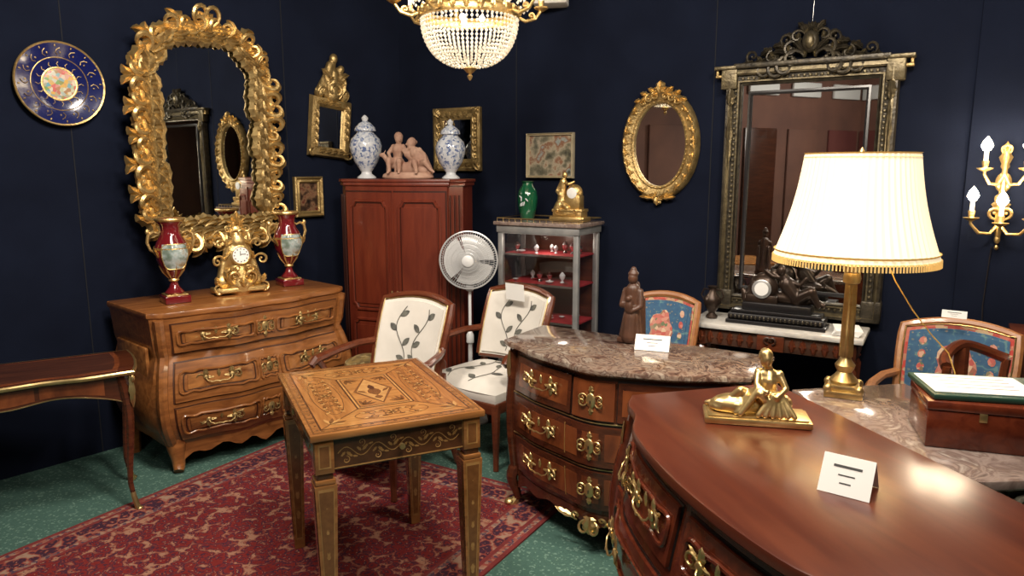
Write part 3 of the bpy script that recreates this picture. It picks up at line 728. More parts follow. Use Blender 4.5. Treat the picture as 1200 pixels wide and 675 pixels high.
A_ += [('e',(-.12,0,.11),(.06,.035,.04)),('c',(-.155,0,.12),(-.19,-.01,.165),.024,.018),('e',(-.20,-.015,.17),(.028,.016,.017)),('c',(-.19,-.01,.18),(-.175,-.01,.205),.006,.003)]
for x in (-.155,-.09): A_ += [('c',(x,-.015,.10),(x-.005,-.02,.04),.013,.008),('c',(x,.015,.10),(x+.005,.02,.04),.013,.008)]
A_ += [('e',(.0,.02,.07),(.12,.05,.05)),('e',(.13,.0,.06),(.06,.05,.04)),('c',(.05,.03,.05),(.02,.03,.19),.05,.03),('c',(.12,.02,.14),(.18,.0,.05),.04,.03),('e',(.09,.02,.14),(.07,.045,.06)),('c',(.03,.02,.16),(.0,.0,.18),.04,.03)]
vs, fs = blob(A_, .0045, 2); mb.add(vs, fs, terra)
o = mb.obj('terracotta_putti_group', onA(.01,-.02), -14); o.scale = (.86,.86,.90)

# ------------------------------------------------------------ vitrine
mb = MB(); W, D, H = .58, .34, 1.27
for sx in (-1,1):
    for sy in (-1,1):
        mb.box((sx*(W/2-.02),sy*(D/2-.02),H/2-.02), (.034,.034,H-.06), greyp, .004)
        mb.lathe([(0,0),(.018,.0),(.026,.03),(.018,.06)], greyp, 12, c=(sx*(W/2-.02),sy*(D/2-.02),0))
mb.box((0,0,H-.055), (W+.01,D+.01,.05), greyp, .005); mb.box((0,0,H-.02), (W+.04,D+.04,.025), greymarble, .006)
mb.tube([(-W/2,-D/2,H+.012),(W/2,-D/2,H+.012),(W/2,D/2,H+.012),(-W/2,D/2,H+.012)], .004, brass, 6, closed=True)
for i in range(14): mb.tube([(-W/2+W*i/13,-D/2,H-.008),(-W/2+W*i/13,-D/2,H+.012)], .0025, brass, 5)
mb.box((0,0,.30), (W-.03,D-.03,.06), greyp, .004); mb.box((0,D/2-.02,.78), (W-.06,.008,.9), darkw)
mb.box((0,0,.335), (W-.06,D-.05,.01), redfelt)
for z in (.62,.86,1.05): mb.box((0,0,z), (W-.06,D-.05,.010), redfelt); mb.box((0,-D/2+.022,z), (W-.06,.004,.014), silv)
mb.box((0,-D/2+.01,.78), (W-.07,.003,.88), glass)
for sx in (-1,1): mb.box((sx*(W/2-.01),0,.78), (.003,D-.07,.88), glass)
mb.box((0,-D/2+.006,.34), (W-.07,.014,.03), greyp); mb.box((0,-D/2+.006,1.20), (W-.07,.014,.03), greyp)
rr = random.Random(3)
for z in (.34,.625,.865,1.055):
    for i in range(9):
        x = -.21+i*.053+rr.uniform(-.012,.012); y = rr.uniform(-.10,.07); k = rr.uniform(.6,1.1)
        if rr.random() < .5: mb.lathe([(0,0),(.018*k,0),(.006*k,.012*k),(.02*k,.035*k),(.022*k,.05*k),(.008*k,.07*k),(0,.075*k)], silv if rr.random()<.5 else delftp, 12, c=(x,y,z+.002))
        else: mb.lathe([(0,0),(.012*k,0),(.03*k,.012*k),(.032*k,.016*k),(0,.008*k)], delftp if rr.random()<.6 else silv, 14, c=(x,y,z+.004))
mb.obj('display_vitrine', (.24,4.66,0), -30)
ld = bpy.data.lights.new('vitrine_light','POINT'); ld.energy = 1.5; ld.color = (1,.85,.7); ld.shadow_soft_size = .03
lo = bpy.data.objects.new('vitrine_light', ld); lo.location = (.22,4.62,1.17); bpy.context.collection.objects.link(lo)
def onV(x, y=0, z=1.265):
    a = radians(-30); return (.24+x*cos(a)-y*sin(a), 4.66+x*sin(a)+y*cos(a), z)
mb = MB(); mb.lathe([(0,0),(.035,0),(.045,.01),(.062,.08),(.068,.14),(.060,.19),(.038,.22),(.034,.235),(.046,.25),(.040,.25),(.0,.22)], greeng, 24)
for i in range(6): mb.leaf(-.02+.008*i, .10+.02*(i%3), .5+i, .03, .010, delftp, -.066, .003)
mb.obj('green_enamel_vase', onV(-.17,.02), -30)
mb = MB()
mb.box((0,0,.015), (.24,.12,.03), gilt, .006); mb.box((0,0,.045), (.20,.10,.03), gilt, .005); mb.box((0,0,.07), (.21,.11,.02), gilt, .006)
mb.box((.03,0,.12), (.10,.08,.09), gilt, .008); mb.sphere((.03,0,.18), (.055,.04,.055), gilt, 16, 12)
with mb.T((.03,-.037,.18), rx=90): mb.lathe([(0,0),(.032,0),(.034,.006),(.03,.008),(0,.008)], white, 20)
for sx in (-1,1): mb.scroll(sx*.06, .045, 0 if sx>0 else pi, .04, sx, gilt, -.055, .16); mb.leaf(0,.045, 0 if sx>0 else pi,.07,.02,gilt,-.052,.008)
A_ = [('c',(-.055,-.01,.08),(-.05,-.01,.19),.036,.026),('c',(-.05,-.01,.19),(-.045,-.01,.25),.024,.024),('c',(-.045,-.01,.25),(-.035,-.01,.28),.014,.012),('e',(-.033,-.012,.292),(.018,.019,.022)),('c',(-.04,-.01,.25),(.0,-.03,.235),.013,.010),('c',(0,-.03,.235),(.03,-.01,.25),.010,.008),('c',(-.06,-.02,.10),(-.075,-.03,.07),.035,.03),('c',(-.05,-.02,.12),(.0,-.04,.085),.025,.02),('c',(-.06,-.01,.24),(-.085,-.02,.19),.013,.01),('c',(-.085,-.02,.19),(-.06,-.04,.17),.01,.008)]
vs, fs = blob(A_, .004, 2); mb.add(vs, fs, gilt)
mb.obj('gilt_mantel_clock', onV(.15,.0), -30)

# ------------------------------------------------------------ fan
mb = MB()
mb.lathe([(0,0),(.13,0),(.135,.012),(.11,.03),(.04,.045),(.022,.07)], fanw, 32)
mb.tube([(0,0,.05),(0,0,.55)], .014, fanw, 12); mb.tube([(0,0,.5),(0,0,.93)], .010, fanw, 12); mb.lathe([(.014,.5),(.024,.51),(.024,.56),(.012,.58)], fanw, 16)
mb.box((0,0,.90), (.05,.05,.12), fanw, .012)
with mb.T((0,-.04,1.04), rx=90):
    mb.lathe([(0,-.14),(.04,-.135),(.055,-.10),(.05,-.04),(.02,-.02)], fanw, 20)
    for R, z in ((.178,0),(.178,.012),(.16,.03),(.13,.042),(.10,.048),(.07,.052),(.05,.053)):
        mb.tube([(R*cos(2*pi*i/40), R*sin(2*pi*i/40), z) for i in range(40)], .0016 if R<.17 else .005, fang, 5, closed=True)
    for i in range(72):
        a = 2*pi*i/72; mb.tube([(.035*cos(a),.035*sin(a),.054),(.10*cos(a),.10*sin(a),.048),(.15*cos(a),.15*sin(a),.036),(.178*cos(a),.178*sin(a),.006),(.15*cos(a),.15*sin(a),-.035),(.05*cos(a),.05*sin(a),-.05)], .0015, fang, 4)
    mb.lathe([(0,.05),(.036,.052),(.036,.06),(.03,.064),(0,.066)], fanw, 20)
    for k in range(3):
        a0 = k*2*pi/3; mb.grid(lambda u, v: ((.03+.125*v)*cos(a0+u*1.95*(1-.05*v)), (.03+.125*v)*sin(a0+u*1.95*(1-.05*v)), -.012+.03*u), 6, 5, fanw)
mb.obj('pedestal_fan', (-.265,4.43,0), -3)

# ------------------------------------------------------------ armchairs
def armchair(name, loc, rz, fab, wd, pattern=None, arms=True, zs=.44, hb=.93, w=.50):
    mb = MB(); hw = w/2
    def B(u, v, off=0):
        hx = (hw-.03)*(1+.10*v-.05*(v**4)); arch = .035*(1-u*u)*v
        z = zs+.05+v*(hb-zs-.09)+arch
        y = .20+.10*v+.06*v*v*.5 - .045*u*u
        return (u*hx, y-off, z)
    mb.patch(B, -.93, .93, .02, .97, .022, -.01, fab, 14, 10); mb.patch(B, -.86, .86, .06, .93, .034, .02, fab, 12, 8)
    mb.patch(B, -.93, .93, .02, .97, -.022, .01, fab, 14, 10)
    out = [B(-1, v/10) for v in range(11)]+[B(-.8+i*.2, 1.0) for i in range(9)]+[B(1, 1-v/10) for v in range(11)]
    mb.tube(out, .021, wd, 8); mb.tube([B(-1+.2*i, 0) for i in range(11)], .018, wd, 8)
    nails = [B(-.94, v/10, .022) for v in range(11)]+[B(-.8+i*.2, .975, .022) for i in range(9)]+[B(.94, 1-v/10, .022) for v in range(11)]
    mb.tube(nails, .004, brass, 5)
    def Z(u, v):
        U, V = 2*u-1, 2*v-1; fx = hw*(1.08-.10*(V+1)/2)
        return (U*fx, V*.235-.02-.02*(1-U*U)*(1 if V < 0 else 0), zs-.02+.06*(1-abs(U)**5)*(1-abs(V)**5))
    mb.grid(Z, 14, 14, fab)
    seat = [(-hw*1.08,-.255),(0,-.275),(hw*1.08,-.255),(hw*.98,.215),(-hw*.98,.215)]
    mb.prism(seat, zs-.07, zs-.018, fab, .004); mb.prism([(x*1.02,y*1.02) for x,y in seat], zs-.13, zs-.068, wd, .006)
    for s_ in (-1,1):
        cab_leg(mb, (s_*hw*1.02,-.235,zs-.08), zs-.08, .028, .015, wd, s_*.6, -.7, None, .03)
        mb.tube([(s_*(hw-.03),.205,zs+.08),(s_*(hw-.02),.20,zs-.1),(s_*(hw-.01),.23,zs*.45),(s_*(hw),.29,0.008)], [.022,.024,.02,.016], wd, 8)
        if arms:
            bx, by, bz = B(s_, .42)
            pts = [(bx,by,bz),(s_*(hw+.03),.10,bz-.005),(s_*(hw+.055),-.02,bz-.02),(s_*(hw+.05),-.13,bz-.03),(s_*(hw+.045),-.19,bz-.035),(s_*(hw+.05),-.215,bz-.055),(s_*(hw+.05),-.20,bz-.072)]
            mb.tube(pts, [.020,.020,.022,.024,.024,.020,.012], wd, 8)
            mb.tube([(s_*(hw+.048),-.17,bz-.04),(s_*(hw+.05),-.12,bz-.11),(s_*(hw+.02),-.10,zs+.03),(s_*(hw+.01),-.13,zs-.08)], [.018,.015,.017,.022], wd, 8)
    if pattern == 'leaf':
        def dec(F, seed, n):
            r_ = random.Random(seed)
            for k in range(n):
                u0 = -.6+1.2*(k+.5)/n; pts = []; lv = []
                for i in range(13):
                    v = .06+.85*i/12; uu = u0+.20*sin(i*.45+k*2+seed); pts.append(F(uu, v)); lv.append((uu, v))
                mb.tube(pts, .0022, leafc, 4)
                for i in range(1, 12, 3):
                    u1, v1 = lv[i]; sd = 1 if (i//3) % 2 else -1; ang = r_.uniform(.3,.9)
                    L_ = .30; W_ = .075; P_ = []
                    poly = [(L_*j/6, W_*sin(pi*j/6)**.8) for j in range(7)]+[(L_*j/6, -W_*sin(pi*j/6)**.8) for j in range(5,0,-1)]
                    for a_, b_ in poly:
                        du = sd*(a_*cos(ang)-b_*sin(ang)); dv = (a_*sin(ang)+b_*cos(ang))*.55
                        P_.append(F(max(-.93,min(.93,u1+du)), max(.03,min(.97,v1+dv))))
                    mb.add(P_, [tuple(range(len(P_)))], leafc)
        dec(lambda u, v: B(u*.90, v*.88+.06, .038), 1, 2)
        dec(lambda u, v: tuple(Vector(Z((u*.85+1)/2, v*.9+.03))+Vector((0,0,.004))), 4, 2)
    if pattern == 'tap':
        mb.patch(B, -.93, .93, .02, .97, .024, .0, tapr, 14, 10); mb.patch(B, -.76, .76, .10, .90, .038, .02, tapb, 12, 8)
        pts = []
        for k in range(24):
            t = 2*pi*k/24; rr_ = .75+.25*abs(cos(2.5*t)); pts.append(B(.38*cos(t)*rr_, .52+.30*sin(t)*rr_, .041))
        mb.add(pts, [tuple(range(24))], tapf)
        for s_ in (-1,1):
            for k in range(5): c_ = (s_*.60, .2+.15*k); mb.add([B(c_[0]+.07*cos(q*pi/4), c_[1]+.05*sin(q*pi/4), .041) for q in range(8)], [tuple(range(8))], tapf)
    mb.obj(name, loc, rz)
armchair('upholstered_armchair', (-.665,3.60,.009), -32, whfab, chairw, 'leaf', hb=.91)
armchair('upholstered_armchair.001', (-.13,3.98,0), -40, whfab, chairw, 'leaf', hb=.90)
armchair('tapestry_chair', (.73,3.74,0), -28, tapb, goldw, 'tap', arms=False, w=.42, hb=.895, zs=.44)
armchair('tapestry_chair.001', (1.93,3.05,0), -36, tapb, goldw, 'tap', w=.50, hb=.885, zs=.43)
mb = MB(); mb.lathe([(0,.40),(.13,.40),(.14,.42),(.13,.47),(.07,.50),(0,.505)], browncush, 24); mb.lathe([(.0,.35),(.135,.35),(.14,.38),(.135,.40),(0,.40)], gilt, 24)
for a in range(4): cab_leg(mb, (.10*cos(a*pi/2+.7),.10*sin(a*pi/2+.7),.36), .355, .018, .011, gilt, cos(a*pi/2+.7), sin(a*pi/2+.7), None, .03)
mb.obj('brocade_stool', (-.86,4.13,0))

# ------------------------------------------------------------ vases + clock on left commode
def redvase(name, loc):
    mb = MB()
    mb.box((0,0,.02), (.13,.13,.04), redporc, .004); mb.box((0,0,.043), (.11,.11,.008), gilt, .002)
    mb.lathe([(.045,.046),(.05,.055),(.025,.085),(.018,.11),(.022,.13)], redporc, 24); mb.lathe([(.024,.115),(.028,.122),(.024,.13)], gilt, 24)
    mb.lathe([(.022,.13),(.05,.17),(.078,.23),(.084,.28),(.082,.29)], redporc, 32); 
    mb.lathe([(.082,.285),(.087,.290),(.086,.298),(.08,.30)], gilt, 32)
    mb.lathe([(.082,.30),(.072,.33),(.054,.36),(.046,.39),(.052,.42),(.07,.44),(.074,.45),(.060,.452),(.04,.43),(0,.40)], redporc, 32)
    mb.lathe([(.070,.438),(.077,.448),(.074,.456),(.066,.452)], gilt, 32, caps=False)
    def PN(u, v):
        a = -pi/2+(u-.5)*1.7; z = .185+.135*v
        r = .088 if z > .25 else .088-(.25-z)*.42
        if z > .29: r = .088-(z-.29)*.3
        return (r*cos(a), r*sin(a), z)
    mb.grid(PN, 12, 8, scene_m)
    mb.tube([PN(.5+.5*max(-1,min(1,1.25*cos(t*pi/15))), .5+.5*max(-1,min(1,1.25*sin(t*pi/15)))) for t in range(30)], .003, gilt, 5, closed=True)
    for s_ in (-1,1):
        mb.tube([(s_*.078,0,.27),(s_*.105,0,.29),(s_*.118,0,.33),(s_*.11,0,.37),(s_*.085,0,.385),(s_*.06,0,.375),(s_*.05,0,.385)], [.006,.007,.009,.009,.008,.006,.005], gilt, 8)
        mb.sphere((s_*.112,0,.385), (.012,.012,.018), gilt, 8, 6); mb.leaf(s_*.075,.25,pi/2-s_*.4,.06,.02,gilt,-.03,.02)
    for i in range(8):
        a = i*pi/4; mb.tube([(.024*cos(a),.024*sin(a),.13),(.052*cos(a),.052*sin(a),.17),(.070*cos(a),.070*sin(a),.205)], [.002,.006,.001], gilt, 5)
    return mb.obj(name, loc, 40)
redvase('painted_porcelain_vase', comL(-.345,-.04)); redvase('painted_porcelain_vase.001', comL(.385,.02))
mb = MB()
mb.prism([(-.15,-.05),(-.12,-.075),(.12,-.075),(.15,-.05),(.15,.05),(-.15,.05)], .012, .04, gilt, .006)
for s_ in (-1,1):
    for y in (-.05,.04): mb.sphere((s_*.13,y,.012), (.018,.018,.011), gilt, 8, 6)
A_ = [('c',(0,0,.05),(0,0,.12),.085,.07),('e',(0,0,.22),(.085,.05,.095)),('c',(0,0,.30),(0,0,.36),.05,.03),('e',(-.09,0,.07),(.05,.04,.04)),('e',(.09,0,.07),(.05,.04,.04)),('c',(-.1,0,.08),(-.08,0,.2),.03,.02),('c',(.1,0,.08),(.08,0,.2),.03,.02),('e',(0,0,.37),(.04,.03,.03))]
vs, fs = blob(A_, .007, 2); mb.add([v for v in vs], fs, gilt)
for s_ in (-1,1):
    for (x, z, a, L_, hnd, y) in ((.05,.06,.2,.09,1,-.06),(.09,.10,1.2,.08,1,-.045),(.085,.20,1.4,.08,-1,-.03),(.07,.28,1.8,.07,-1,-.02),(.04,.33,1.0,.06,1,-.02),(.03,.12,0,.06,1,-.07),(.12,.06,.4,.06,-1,-.04),(.03,.38,1.2,.05,-1,-.01)):
        mb.scroll(s_*x, z, a if s_ > 0 else pi-a, L_, hnd*s_, gilt, y, .16, lift=.25)
        mb.leaf(s_*x, z, (a+.5) if s_ > 0 else pi-a-.5, L_*.9, .03, gilt, y, .015, curl=s_*.8)
for a in range(10): mb.leaf(0, .40, pi*(.1+.8*a/9), .05+.02*sin(a*2.2), .018, gilt, -.01, .01)
mb.leaf(0,.40,pi/2,.08,.03,gilt,-.02,.015); mb.leaf(0,.10,-pi/2,.06,.05,gilt,-.075,.02)
with mb.T((0,-.050,.225), rx=90):
    mb.lathe([(0,0),(.055,0),(.058,.008),(.05,.012),(.047,.010),(0,.010)], gilt, 28); mb.lathe([(0,.009),(.046,.0105),(0,.0115)], white, 28)
    for k in range(12): a = k*pi/6; mb.box((.037*cos(a),.037*sin(a),.0125), (.006,.006,.001), ink)
    mb.box((.012,.006,.014), (.03,.003,.001), ink); mb.box((-.003,.012,.014), (.003,.028,.001), ink)
mb.obj('rococo_gilt_clock', comL(.035,-.02), 38)

# ------------------------------------------------------------ wall items, left wall
mb = MB()
with mb.T((0,0,0), rx=90):
    mb.lathe([(0,.0235),(.06,.0235),(.077,.0225)], flowers, 48, caps=False); mb.lathe([(.076,.0225),(.080,.0240),(.086,.0225)], gilt, 48, caps=False)
    mb.lathe([(.0,.0),(.12,.004),(.205,.03),(.212,.036),(.21,.040),(.19,.036),(.135,.024),(.084,.021)], cobalt, 64, caps=False)
    mb.lathe([(.203,.0385),(.211,.0425),(.214,.037)], gilt, 64, caps=False); mb.lathe([(.130,.0230),(.132,.0262),(.135,.0250)], gilt, 64, caps=False)
    for k in range(16):
        with mb.T((0,0,0), rz=360/16*k):
            mb.tube([(.145,0,.030),(.158,.010,.033),(.172,.004,.036),(.18,-.01,.038)], .002, giltd, 5); mb.sphere((.19,0.012,.040), (.007,.004,.002), giltd, 6, 4); mb.sphere((.158,-.012,.033), (.006,.004,.002), giltd, 6, 4)
            mb.tube([(.088,0,.025),(.1,.008,.026),(.112,0,.026)], .0016, giltd, 4)
mb.obj('porcelain_wall_plate', onL(-2.34,2.03,.004), RZL)

# big rococo mirror
def arch_path(hw, h):
    return [(-hw,0),(-hw*.5,-.0),(0,0),(hw*.5,0),(hw,0),(hw,h*.3),(hw,h*.6),(hw,h*.80),(hw*.99,h*.86),(hw*.86,h*.895),(hw*.74,h*.93),(hw*.6,h*.975),(hw*.3,h*.997),(0,h),(-hw*.3,h*.997),(-hw*.6,h*.975),(-hw*.74,h*.93),(-hw*.86,h*.895),(-hw*.99,h*.86),(-hw,h*.80),(-hw,h*.6),(-hw,h*.3)]
mb = MB(); path = arch_path(.325, 1.04)
mb.plate_poly(path, -.02, mirror); mb.box((0,-.008,.46), (.65,.012,.82), darkw)
mb.frame(path, [(0,-.005),(0,-.035),(.010,-.040),(.018,-.030),(.04,-.034),(.065,-.040),(.08,-.03),(.088,-.005)], giltd)
rr = random.Random(11); i = 0
for p_, d in resample(path, .078):
    nx, nz = d.y, -d.x; ang = atan2(nz, nx); h_ = 1 if i % 2 else -1; td = atan2(d.y, d.x); q = rr.uniform(.85,1.25)
    mb.scroll(p_.x+nx*.055, p_.y+nz*.055, ang-h_*1.3, .115*q, h_, gilt, -.04, .20, turns=.8, lift=.28)
    mb.leaf(p_.x+nx*.02, p_.y+nz*.02, td+.7*q, .14*q, .06, giltd, -.038, .035, curl=-1.5, lob=4)
    mb.leaf(p_.x+nx*.06, p_.y+nz*.06, ang-.9*h_, .14*q, .065, gilt, -.035, .045, curl=h_*2.2, lob=4)
    mb.leaf(p_.x+nx*.075, p_.y+nz*.075, td-.5, .15*q, .06, gilt, -.028, .04, curl=1.9, lob=4)
    mb.leaf(p_.x+nx*.045, p_.y+nz*.045, td+pi-.3, .12*q, .05, giltd, -.04, .03, curl=1.2, lob=3)
    if i % 2 == 0: mb.leaf(p_.x+nx*.085, p_.y+nz*.085, ang+.5*h_, .09*q, .05, gilt, -.02, .03, curl=h_*1.5)
    i += 1
for s_ in (-1,1): mb.scroll(s_*.03, 1.13, 0 if s_>0 else pi, .13, s_, gilt, -.04, .17); mb.leaf(s_*.02,1.09,.5 if s_>0 else pi-.5,.2,.07,gilt,-.04,.03,curl=-s_*1.2)
mb.obj('rococo_gilt_mirror', onL(-1.60,1.28,.10), 56, rx=0)

# tall carved frame with small mirror
mb = MB(); path = [(-.10,0),(.10,0),(.10,.27),(-.10,.27)]
mb.plate_poly(path, -.012, mirror)
mb.frame(path, [(0,-.005),(0,-.025),(.015,-.04),(.04,-.04),(.06,-.03),(.07,-.0)], giltd)
for p_, d in resample(path, .05):
    nx, nz = d.y, -d.x; mb.leaf(p_.x+nx*.035, p_.y+nz*.035, atan2(d.y,d.x)+.3, .06, .04, giltd, -.036, .018)
A_ = [('c',(-.10,-.01,.36),(-.05,-.02,.47),.035,.035),('c',(.10,-.01,.36),(.06,-.02,.47),.035,.035),('c',(0,-.01,.36),(0,-.02,.50),.06,.04),('c',(-.05,-.02,.47),(-.03,-.02,.56),.035,.028),('c',(.06,-.02,.47),(.045,-.02,.53),.03,.03),
 ('e',(-.01,-.03,.605),(.030,.028,.036)),('e',(.055,-.03,.545),(.025,.025,.03)),('c',(-.05,-.02,.53),(.01,-.04,.50),.018,.014),('c',(.06,-.02,.52),(.10,-.03,.46),.018,.014),('e',(0,-.01,.38),(.14,.025,.035)),('c',(-.02,-.01,.5),(-.01,-.02,.58),.04,.025)]
vs, fs = blob(A_, .006, 2); mb.add(vs, fs, giltd)
for s_ in (-1,1):
    mb.scroll(s_*.05,.37,1.3 if s_>0 else pi-1.3,.12,s_*1,giltd,-.03,.17); mb.scroll(s_*.10,.33,.3 if s_>0 else pi-.3,.09,s_,giltd,-.02,.18)
    mb.leaf(s_*.04,.34,pi/2-s_*.3,.16,.07,giltd,-.035,.03); mb.leaf(s_*.10,.34,pi/2+s_*.2,.14,.05,giltd,-.03,.02)
    mb.leaf(s_*.03,.44,pi/2-s_*.4,.12,.05,giltd,-.045,.02,curl=-s_); mb.leaf(s_*.07,.42,pi/2+s_*.5,.10,.04,giltd,-.045,.02,curl=s_)
    mb.scroll(s_*.12,-.05,-1.2 if s_>0 else pi+1.2,.07,s_,giltd,-.02,.18)
mb.obj('carved_crested_mirror', onL(-.685,1.74,.015), RZL, ry=6)

def picture(name, loc, rz, w, h, fw, fmat, pmat, mount=None, ry=0, orn=False):
    mb = MB(); path = [(-w/2,0),(w/2,0),(w/2,h),(-w/2,h)]
    mb.plate_poly(path, -.012, pmat)
    if mount: mb.frame(path, [(-mount,-.013),(-mount,-.016),(0,-.016),(0,-.013)], white)
    mb.frame(path, [(0,-.0),(0,-.02),(fw*.2,-.028),(fw*.5,-.022),(fw*.8,-.035),(fw,-.028),(fw,0)], fmat)
    if orn:
        for p_, d in resample(path, .05):
            nx, nz = d.y, -d.x; mb.leaf(p_.x+nx*fw*.5, p_.y+nz*fw*.5, atan2(d.y,d.x)+.3, .05, fw*.5, fmat, -.03, .012)
        for cx_ in (-1,1):
            for cz_ in (0,1): 
                mb.leaf(cx_*(w/2+fw*.3), cz_*h+(2*cz_-1)*fw*.3, atan2((2*cz_-1),cx_), fw*.9, fw*.8, fmat, -.028, .02)
    return mb.obj(name, loc, rz, ry=ry)
picture('gilt_framed_painting', onL(-.865,1.31,.006), RZL, .14, .19, .042, giltd, scene_d)
picture('carved_gilt_frame', onR(.555,1.665,.006), RZR, .25, .28, .085, giltd, mirror, orn=True)
palegold = M('pale_gold_moulding', (.42,.36,.24), .4, .4, col2=(.55,.48,.34), scale=20)
picture('framed_picture', onR(1.33,1.55,.006), RZR, .325, .265, .018, palegold, engr)

# oval mirror
mb = MB(); E = [(.165*cos(2*pi*i/48), .25+.25*sin(2*pi*i/48)) for i in range(48)]
mb.plate_poly(E, -.014, mirror)
mb.frame(E, [(0,-.0),(0,-.03),(.012,-.036),(.02,-.026),(.05,-.032),(.065,-.045),(.08,-.03),(.085,0)], giltd)
for i, (p_, d) in enumerate(resample(E, .028)):
    nx, nz = d.y, -d.x; mb.sphere((p_.x+nx*.012,-.036,p_.y+nz*.012), .006, gilt, 6, 4)
    if i % 2 == 0: mb.leaf(p_.x+nx*.065, p_.y+nz*.065, atan2(d.y,d.x)+.25, .055, .03, gilt, -.038, .016)
    if i % 2 == 1: mb.sphere((p_.x+nx*.04,-.034,p_.y+nz*.04), (.010,.006,.010), gilt, 6, 4)
for s_ in (-1,1):
    for (x,z,a,L_) in ((.03,.575,.0,.06),(.075,.56,-.2,.06),(.12,.53,-.6,.05)):
        mb.scroll(s_*x,z,a if s_>0 else pi-a,L_,-s_,gilt,-.03,.17); mb.leaf(s_*x,z-.01,(a+.5) if s_>0 else pi-a-.5,L_,.035,gilt,-.03,.02)
    mb.leaf(s_*.02,-.075,(.1 if s_>0 else pi-.1),.10,.035,gilt,-.03,.02)
mb.leaf(0,.56,pi/2,.075,.07,gilt,-.035,.03); mb.leaf(0,-.06,-pi/2,.06,.06,gilt,-.03,.02)
mb.obj('oval_gilt_mirror', onR(2.105,1.49,.006), RZR)

# big overmantel mirror
mb = MB(); W, H = .70, 1.21
path = [(-W/2,0),(W/2,0),(W/2,H),(-W/2,H)]
mb.plate_poly(path, -.022, mirror); mb.box((0,-.01,H/2), (W,.016,H), darkw)
mb.frame(path, [(-.055,-.023),(-.055,-.034),(-.045,-.038),(-.034,-.034),(-.034,-.023)], black)
mb.frame(path, [(0,-.0),(0,-.035),(.008,-.04),(.016,-.03),(.05,-.034),(.066,-.055),(.088,-.05),(.095,-.03),(.095,0)], bigfr)
mb.frame(path, [(.018,-.03),(.018,-.042),(.026,-.042),(.026,-.03)], bigfr2); mb.frame(path, [(.055,-.045),(.064,-.061),(.074,-.058),(.078,-.045)], bigfr2)
for p_, d in resample(path, .03): mb.sphere((p_.x+d.y*.037,-.036,p_.y-d.x*.037), (.009,.006,.009), bigfr2, 6, 4)
for s_ in (-1,1):
    mb.box((s_*(W/2+.075),-.03,H+.045), (.09,.06,.13), bigfr2, .008); mb.box((s_*(W/2+.095),-.035,H+.10), (.13,.07,.022), bigfr2, .006)
    mb.box((s_*(W/2+.125),-.03,H+.055), (.06,.04,.015), giltd, .004); mb.box((s_*(W/2+.145),-.03,H+.08), (.015,.04,.05), giltd, .004); mb.leaf(s_*(W/2+.06),H-.02,-pi/2,.10,.05,bigfr2,-.06,.02); mb.leaf(s_*(W/2+.06),H-.12,-pi/2,.35,.035,bigfr2,-.055,.015)
    mb.box((s_*(W/2+.05),-.03,-.03), (.10,.06,.12), bigfr, .008)
mb.box((0,-.035,H+.105), (W+.10,.07,.03), bigfr, .006); mb.box((0,-.03,H+.07), (W+.06,.05,.03), bigfr2, .004)
for s_ in (-1,1):
    for (x,z,a,L_,hn) in ((.03,.15,1.2,.12,-1),(.09,.15,.5,.13,-1),(.16,.14,.1,.12,-1),(.23,.13,0,.10,-1),(.30,.125,0,.08,1),(.06,.22,.8,.10,-1),(.13,.20,.3,.08,1),(.03,.26,1.3,.08,-1),(.2,.19,-.2,.08,-1)):
        mb.scroll(s_*x,H+z-.01,a if s_>0 else pi-a,L_,hn*s_,bigfr,-.035,.16,lift=.2); mb.leaf(s_*x,H+z,(a-.1) if s_>0 else pi-a+.1,L_*.9,.04,bigfr,-.03,.025,curl=-s_*.6)
        mb.leaf(s_*x,H+z-.02,(a+.5) if s_>0 else pi-a-.5,L_*.7,.03,bigfr2,-.03,.02,curl=s_*.6)
mb.sphere((0,-.04,H+.21), (.045,.03,.06), bigfr, 14, 10); mb.sphere((0,-.06,H+.21), (.025,.02,.04), bigfr2, 12, 8)
for a in range(7): mb.leaf(0,H+.26,pi*(.2+.6*a/6),.06,.025,bigfr,-.03,.015)
mb.tube([(0,-.02,H+.3),(0.01,-.005,CZ-.86)], .0012, silv, 4)
mb.obj('neoclassical_overmantel_mirror', onR(2.95,.855,.012), RZR)

